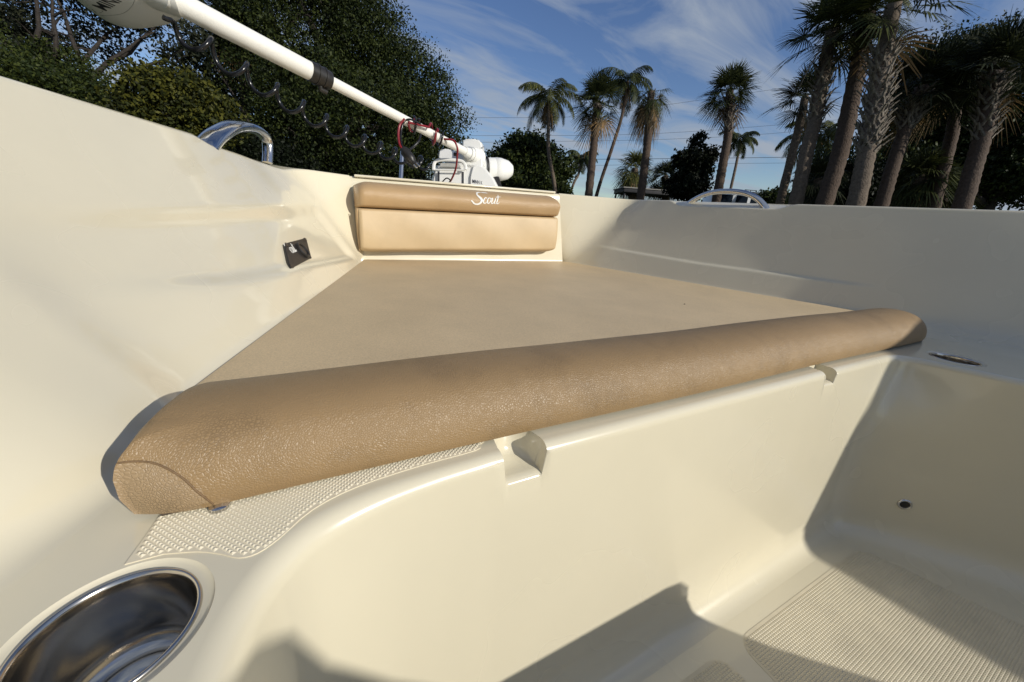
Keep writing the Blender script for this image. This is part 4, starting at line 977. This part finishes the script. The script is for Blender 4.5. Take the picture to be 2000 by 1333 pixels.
def coconut(path, r, label, nf=18, R=2.0, leaf='leaf_coconut', bark='bark_palm', group='palms behind the boat', dead=3, hang=1.0, lw=0.035, nleaf=46):
    P = np.array([at(*p) for p in path]); low = P[0]; dirn = P[0]-P[1]; k = (low[2]-GZ)/max(1e-3, -dirn[2]); base = low+dirn*k*0.6; base[2] = GZ
    root = empty('coconut_palm', base, label, 'palm tree', group); Q = trunk_obj(root, np.vstack([base, P]), r, bark); top = Q[-1]
    L = []; D = []
    for i in range(nf+dead):
        isd = i >= nf; az = i*2.399+rng.normal()*0.15; f = (i+0.5)/nf; el = rad(75-95*f) if not isd else rad(-65)
        Rf = R*(0.8+0.3*rng.random())*(0.7 if isd else 1); n = 16
        p = top.copy(); d, s, u = frames_for(az, el); pts = [p.copy()]; e = el
        for k_ in range(n):
            e -= (0.085+0.07*k_/n)*hang*(1.0 if not isd else 0.2); e = max(e, rad(-85)); dd = np.array([math.cos(az)*math.cos(e), math.sin(az)*math.cos(e), math.sin(e)]); p = p+dd*Rf/n; pts.append(p.copy())
        pts = np.array(pts); out = D if isd else L
        for k_ in range(n):
            w = s*0.014*(1-k_/n)+s*0.004; out.append([pts[k_]-w, pts[k_]+w, pts[k_+1]+w*0.8, pts[k_+1]-w*0.8])
        for k_ in range(nleaf):
            t = 0.12+0.88*k_/nleaf; x = t*n; j = min(int(x), n-1); c = pts[j]+(pts[j+1]-pts[j])*(x-j); ax = pts[j+1]-pts[j]; ax /= np.linalg.norm(ax)
            ll = Rf*0.27*math.sin(math.pi*min(1, 0.25+0.75*t)**1.1)**0.6*(0.85+0.3*rng.random())+0.04
            for sg in (-1, 1):
                dl = s*sg*0.8+ax*0.55-np.array([0, 0, 1])*(0.35+0.45*rng.random())*hang; dl /= np.linalg.norm(dl); wv = ax*lw*0.5
                mid_ = c+dl*ll*0.5+np.array([0, 0, 0.03*ll]); tip = c+dl*ll-np.array([0, 0, 0.22*ll*hang])
                out.append([c-wv*0.5, c+wv*0.5, mid_+wv, mid_-wv]); out.append([mid_-wv, mid_+wv, tip+wv*0.1, tip-wv*0.1])
    quads('crown', L, leaf, root)
    if D: quads('dead_fronds', D, 'leaf_dry', root)
    return root
GP = 'palms behind the boat'
# --- left side
def port_sky_blocker(x, y, lb, zc=4.2, rr=4.4):  # oaks added out of view to cut sky light on the starboard wall
    tree('oak_tree', [((x, y, zc), (rr, rr, rr*0.9)), ((x+0.8, y+2.4, zc-1.6), (rr*0.8, rr*0.8, rr*0.6)), ((x+0.6, y-2.2, zc-1.4), (rr*0.8, rr*0.8, rr*0.6))], (x, y), lb, 'tree', 'leaf_oak', 420, 60, 1.1, 0.26, 0.4, nl=6)
port_sky_blocker(-12.5, 2.0, 'unseen oak added to block sky light off the port side abreast of the cockpit')
port_sky_blocker(-12.0, -7.0, 'unseen oak added to block sky light off the port quarter behind the camera')
tree('oak_tree', [blob(575, 40, 14, 190, 180), blob(720, 130, 14.5, 105, 120), blob(800, 190, 14.8, 85, 90), blob(570, 190, 13.5, 130, 130), blob(690, 260, 14, 170, 110), blob(840, 255, 15, 70, 80), blob(505, 300, 13, 90, 70), blob(520, -110, 14, 190, 120)], base_of(650, 420, 14.5),
     'huge dense dark green oak filling the sky behind the motor shaft', 'tree', 'leaf_oak', 1900, 110, 0.60, 0.085, 0.45, nl=14)
tree('pine_tree', [blob(60, -20, 10, 160, 100), blob(190, -30, 10, 120, 60), blob(345, 70, 10.5, 40, 45), blob(20, 130, 10, 90, 90)], base_of(165, 420, 10),
     'dark feathery pine with bare limbs at the far left', 'tree', 'leaf_pine', 300, 80, 0.42, 0.10, 0.17, nl=16, core=0)
tree('broadleaf_shrub', [blob(330, 200, 8, 75, 65), blob(395, 225, 8.2, 60, 55), blob(290, 260, 8, 70, 55)], base_of(330, 400, 8),
     'yellow green large leaved shrub tree left of the near grab handle', 'tree', 'leaf_vine', 300, 60, 0.28, 0.085, 0.08, nl=10)
tree('broadleaf_tree', [blob(60, 210, 8.5, 110, 85), blob(170, 230, 9, 90, 80), blob(-60, 150, 8.5, 110, 110), blob(120, 150, 9.5, 60, 50), blob(230, 290, 9, 100, 60)], base_of(90, 420, 8.8),
     'dark green leafy tree low behind the port gunwale at the picture edge', 'tree', 'leaf_mid', 700, 90, 0.34, 0.065, 0.14, nl=10)
tree('broadleaf_tree', [blob(430, 300, 11, 75, 75), blob(520, 330, 12, 100, 55), blob(395, 150, 12, 45, 60), blob(620, 335, 15, 130, 50), blob(760, 335, 16, 90, 40)], base_of(480, 420, 12),
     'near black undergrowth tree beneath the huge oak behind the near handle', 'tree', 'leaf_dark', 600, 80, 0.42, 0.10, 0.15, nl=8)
sabal([(480, 240, 12.6), (474, 130, 12.6), (462, 75, 12.6)], 0.13, 'fan palm half hidden between pine and huge oak behind the white shaft', 26, 1.15, 0.8, leaf='leaf_sabal_dark', bark='bark_grey', dead=3)
# --- centre
tree('round_tree', [blob(1030, 300, 24, 48, 32), blob(1000, 325, 24, 48, 35), blob(1065, 330, 24, 48, 40), blob(1030, 360, 24, 80, 30)], base_of(1030, 430, 24),
     'mid green rounded tree beside the white motor pod', 'tree', 'leaf_mid', 520, 70, 0.62, 0.19, 0.2)
coconut([(1084, 372, 17), (1072, 300, 17), (1071, 240, 17), (1072, 190, 17)], 0.085, 'thin leaning coconut palm with tan hanging fronds, leftmost of the palm row', 17, 1.75, dead=5)
sabal([(1150, 378, 15), (1158, 300, 15), (1163, 255, 15), (1167, 200, 15)], 0.155, 'bushy fan palm right of the leftmost coconut palm', 30, 1.05, 0.85, boots=(0.80, 0.98), nb=26, bark='bark_palm_dark', dead=3, droop=0.45)
coconut([(1166, 378, 19), (1195, 290, 19), (1215, 225, 19), (1226, 160, 19)], 0.085, 'thin slanting coconut palm behind the bushy fan palm', 18, 1.75, leaf='leaf_sabal', bark='bark_palm_dark', dead=3)
sabal([(1252, 378, 15.5), (1262, 300, 15.5), (1268, 250, 15.5), (1272, 180, 15.5)], 0.16, 'ragged fan palm with drooping brown dead fronds', 12, 0.85, 0.7, boots=(0.72, 0.98), nb=30, bark='bark_palm_dark', dead=14, elmin=-60, elmax=20, droop=1.0)
coconut([(1118, 365, 30), (1130, 340, 30), (1136, 308, 30)], 0.10, 'small distant coconut palm between the first two tall trunks', 16, 1.7, leaf='leaf_sabal', dead=1, lw=0.06, nleaf=34)
sabal([(1236, 376, 20), (1238, 350, 20), (1240, 330, 20)], 0.2, 'low shaggy fan palm clump behind the ragged palm trunk', 30, 1.1, 0.75, leaf='leaf_coconut', dead=8, droop=0.8, elmin=-70)
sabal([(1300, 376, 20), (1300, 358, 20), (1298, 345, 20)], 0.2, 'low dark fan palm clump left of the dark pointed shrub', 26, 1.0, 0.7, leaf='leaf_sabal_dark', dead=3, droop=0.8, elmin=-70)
tree('dark_shrub_tree', [blob(1352, 330, 16, 30, 35), blob(1362, 285, 16, 11, 22), blob(1382, 312, 16, 14, 22), blob(1330, 315, 16, 12, 18), blob(1340, 362, 16, 42, 25)], base_of(1350, 430, 16),
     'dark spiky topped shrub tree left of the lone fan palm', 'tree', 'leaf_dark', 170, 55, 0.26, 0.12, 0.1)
sabal([(1400, 385, 15), (1412, 320, 15), (1422, 260, 15), (1425, 180, 15)], 0.165, 'lone fan palm with full round crown above the far grab handle', 34, 1.0, 0.75, boots=(0.74, 0.97), nb=34, bark='bark_palm_dark', dead=3)
coconut([(1428, 365, 26), (1440, 310, 26), (1445, 272, 26)], 0.09, 'small coconut palm just right of the lone fan palm', 15, 1.65, leaf='leaf_sabal', dead=1, lw=0.06, nleaf=36)
coconut([(1582, 370, 20), (1592, 320, 20), (1602, 262, 20)], 0.10, 'arching yellow green coconut palm behind the tall palm cluster', 15, 2.3, leaf='leaf_coconut', dead=1, lw=0.06)
tree('round_tree', [blob(1512, 388, 30, 26, 14), blob(1495, 392, 30, 16, 10)], base_of(1510, 430, 30), 'small low green bush on the skyline right of the far handle', 'bush', 'leaf_mid', 110, 40, 0.6, 0.2, 0.08)
# --- right cluster
sabal([(1556, 388, 9.6), (1575, 300, 9.6), (1592, 235, 9.6), (1606, 160, 9.5), (1625, 60, 9.4)], 0.155, 'fan palm with shaggy upper trunk, leftmost of the tall cluster', 22, 1.05, 0.85, boots=(0.58, 0.90), nb=40, dead=1)
sabal([(1612, 390, 9.2), (1640, 300, 9.2), (1662, 200, 9.2), (1680, 110, 9.2), (1695, 30, 9.2)], 0.18, 'smooth brown trunked fan palm, second in the tall cluster', 20, 1.0, 0.9, boots=(0.86, 0.97), nb=20, bark='bark_palm_dark', dead=1)
sabal([(1672, 396, 8.2), (1690, 310, 8.2), (1708, 230, 8.2), (1722, 130, 8.2), (1745, 10, 8.1)], 0.165, 'fan palm with criss cross grey leaf bases down most of its trunk', 26, 1.1, 0.95, boots=(0.42, 0.86), nb=105, dead=1)
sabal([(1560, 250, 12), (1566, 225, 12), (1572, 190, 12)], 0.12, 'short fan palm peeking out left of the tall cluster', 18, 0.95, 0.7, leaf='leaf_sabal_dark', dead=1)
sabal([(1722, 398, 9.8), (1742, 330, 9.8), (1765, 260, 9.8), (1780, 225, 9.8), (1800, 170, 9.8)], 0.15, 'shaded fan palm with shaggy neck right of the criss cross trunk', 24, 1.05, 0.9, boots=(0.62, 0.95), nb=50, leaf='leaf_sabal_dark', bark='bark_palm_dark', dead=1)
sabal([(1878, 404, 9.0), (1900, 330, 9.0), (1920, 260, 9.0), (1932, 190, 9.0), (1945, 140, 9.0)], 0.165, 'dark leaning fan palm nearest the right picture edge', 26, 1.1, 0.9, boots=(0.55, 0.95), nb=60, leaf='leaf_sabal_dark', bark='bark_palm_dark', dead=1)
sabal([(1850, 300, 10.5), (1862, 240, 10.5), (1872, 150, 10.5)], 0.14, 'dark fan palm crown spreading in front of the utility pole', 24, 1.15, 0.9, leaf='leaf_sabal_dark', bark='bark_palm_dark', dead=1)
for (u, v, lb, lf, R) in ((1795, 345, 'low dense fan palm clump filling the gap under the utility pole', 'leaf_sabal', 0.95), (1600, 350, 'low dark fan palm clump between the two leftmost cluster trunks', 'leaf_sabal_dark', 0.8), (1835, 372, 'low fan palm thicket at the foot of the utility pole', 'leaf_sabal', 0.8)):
    sabal([(u, v+30, 11), (u, v+12, 11), (u, v, 11)], 0.15, lb, 30, R, 0.6, leaf=lf, dead=3, droop=0.8, elmin=-70, group='low fan palm clumps')
tree('shade_tree', [blob(1930, 130, 15, 110, 60), blob(1830, 150, 16, 90, 70), blob(2010, 190, 14, 110, 120), blob(1900, 230, 15, 100, 80), blob(1780, 230, 16, 70, 70), blob(1960, 330, 15, 110, 55), blob(1700, 330, 16, 90, 60), blob(1850, 340, 16, 110, 60), blob(2080, 300, 14, 100, 120)], base_of(1960, 430, 15),
     'broad dark shade tree behind the right hand palms', 'tree', 'leaf_oak', 1150, 75, 0.60, 0.125, 0.35, nl=22)
tree('hedge_tree', [blob(1640, 365, 14, 60, 40), blob(1720, 372, 14, 70, 35), blob(1790, 375, 14, 60, 35)], base_of(1700, 430, 14),
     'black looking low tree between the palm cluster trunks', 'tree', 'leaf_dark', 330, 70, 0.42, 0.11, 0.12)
# --- street things
up_ = empty('utility_pole', (*base_of(1836, 315, 17), GZ), 'grey wooden utility pole with a box transformer among the right palms', 'utility pole')
pa_, pb_ = at(1830, 330, 17), at(1878, 190, 17); pdn = (pa_-pb_); foot = pa_+pdn*((pa_[2]-GZ)/-pdn[2])
up_.location = foot
tube('pole', [foot, pa_, pb_], [0.15, 0.14, 0.12], 'pole_wood', up_, 14)
mb = MB(); c = at(1846, 215, 16.7); mb.tube([c-np.array([0, 0, 0.42]), c-np.array([0, 0, .38]), c+np.array([0, 0, .38]), c+np.array([0, 0, .42])], [0.26, 0.29, 0.29, 0.25], 20); mb.obj('transformer', 'transformer', up_)
mb = MB(); mb.box(at(1868, 218, 17)+np.array([0, 0, 0]), (1.8, 0.1, 0.12), [lx, ly, lz]); mb.obj('crossarm', 'pole_wood', up_)
gy = tube('guy_wire', [at(1868, 215, 16.8), at(1883, 345, 16.0), at(1887, 385, 15.7)], 0.02, 'pole_wood', up_, 6)
for k, (pts, lb) in enumerate([([(700, 232), (915, 230), (1140, 227), (1314, 203), (1535, 171), (1868, 120)], 'highest thin overhead wire sloping up to the right'),
        ([(700, 266), (920, 265), (1250, 262), (1555, 241), (1868, 212)], 'second overhead wire crossing behind the palm crowns'),
        ([(900, 278), (1010, 277), (1300, 272), (1540, 258), (1868, 222)], 'third overhead wire just below the second'),
        ([(900, 312), (1160, 311), (1390, 309), (1600, 306), (1868, 300)], 'thicker low overhead wire crossing the lone palm trunk'),
        ([(900, 324), (1160, 323), (1300, 320), (1560, 318), (1868, 312)], 'lowest overhead wire just above the rooftops')]):
    o = tube('power_line', catmull([at(u, v, 30) for u, v in pts], 8), 0.010 if k != 3 else 0.018, 'dark_print', None, 5); tag(o, lb, 'power line', 'overhead power lines')
def local_box(mbb, u0, u1, v0, v1, d, dep, extra=0):
    a = at((u0+u1)/2, (v0+v1)/2, d); w = (u1-u0)*d/FPX; h = (v1-v0)*d/FPX; mbb.box(a+ly*dep/2, (w, dep, h), [lx, ly, lz])
# white van
vd = 22.0; k = vd/FPX
vb = at(1435, 377, vd); vr = empty('parked_van', (vb[0], vb[1], GZ), 'white van with dark windows seen through the far grab handle', 'van')
def vpt(x, y, z): return np.array([vb[0], vb[1], 0])+lx*x+ly*y+np.array([0, 0, z])
vt = vb[2]
mb = MB()
sec = [(-1.3, GZ+0.35), (-1.32, GZ+1.2), (-1.0, vt-0.02), (1.35, vt), (1.75, vt-0.25), (2.3, GZ+1.35), (2.6, GZ+1.2), (2.62, GZ+0.35)]
V = [vpt(x, 0, z) for x, z in sec]+[vpt(x, 1.8, z) for x, z in sec]; n_ = len(sec)
mb.add(V, [tuple(range(n_)), tuple(range(2*n_-1, n_-1, -1))]+[(i, n_+i, n_+(i+1) % n_, (i+1) % n_) for i in range(n_)]); mb.obj('body', 'car_white', vr, bev=0.05)
for x0, x1 in ((-0.85, 0.0), (0.12, 0.9), (1.0, 1.75)):
    mb = MB(); mb.add([vpt(x0, -0.01, GZ+1.35), vpt(x1, -0.01, GZ+1.35), vpt(x1-0.05-(0.3 if x1 > 1.5 else 0), -0.01, vt-0.12-(0.05 if x1 > 1.5 else 0)), vpt(x0+0.05, -0.01, vt-0.12)], [(0, 1, 2, 3)]); mb.obj('window', 'car_glass', vr, smooth=False)
for x in (-0.7, 1.9):
    w_ = vpt(x, 0.12, GZ+0.34); lathe('wheel', [(0.0001, -0.12), (0.2, -0.12), (0.33, -0.1), (0.34, 0.1), (0.2, 0.12), (0.0001, 0.12)], w_, 'rubber', vr, 28, [lx, lz, -ly])
mb = MB()
for q in (0.0, 0.55, 1.1, 1.65): mb.tube([vpt(0.55, q*1.0, vt+0.12), vpt(1.25, q*1.0, vt+0.12)], 0.02, 6)
for xx in (0.55, 0.9, 1.25): mb.tube([vpt(xx, 0, vt+0.12), vpt(xx, 1.65, vt+0.12)], 0.02, 6); mb.tube([vpt(xx, 0, vt-0.02), vpt(xx, 0, vt+0.22)], 0.02, 6)
mb.tube([vpt(0.55, 0, vt+0.22), vpt(1.25, 0, vt+0.22)], 0.02, 6); mb.obj('roof_rack', 'roof_dark', vr)
# flat dark canopy
cdp = 20.0; ca_ = at(1262, 378, cdp); cr_ = empty('flat_canopy', (ca_[0], ca_[1], GZ), 'flat black canopy roof with a pale edge showing above the starboard gunwale', 'canopy')
w_ = 108*cdp/FPX
mb = MB(); mb.box((ca_[0], ca_[1], ca_[2]+0.02), (w_, 2.2, 0.20), [lx, ly, lz]); mb.obj('roof', 'roof_dark', cr_, bev=0.02)
mb = MB(); mb.box((ca_[0], ca_[1], ca_[2]+0.145), (w_+0.08, 2.28, 0.05), [lx, ly, lz]); mb.obj('fascia', 'concrete', cr_)
for sx in (-1, 1):
    for sy in (-1, 1):
        q = np.array([ca_[0], ca_[1], 0])+lx*sx*(w_/2-0.1)+ly*sy*0.95; tube('post', [(q[0], q[1], GZ), (q[0], q[1], ca_[2]-0.08)], 0.05, 'roof_dark', cr_, 8)
# low dark building
bl = at(1490, 388, 40); hb = empty('low_house', (bl[0], bl[1], GZ), 'low dark roofed house on the skyline right of the van', 'house')
mb = MB(); mb.box((bl[0], bl[1], (GZ+bl[2]-0.3)/2), (7, 5, bl[2]-0.3-GZ), [lx, ly, lz]); mb.obj('wall', 'concrete', hb, smooth=False)
mb = MB(); mb.box((bl[0], bl[1], bl[2]), (7.6, 5.6, 0.6), [lx, ly, lz], taper=0.75); mb.obj('roof', 'roof_dark', hb, smooth=False)
SC.cycles.max_bounces = 6; SC.cycles.diffuse_bounces = 3
SC.cycles.sample_clamp_indirect = 4
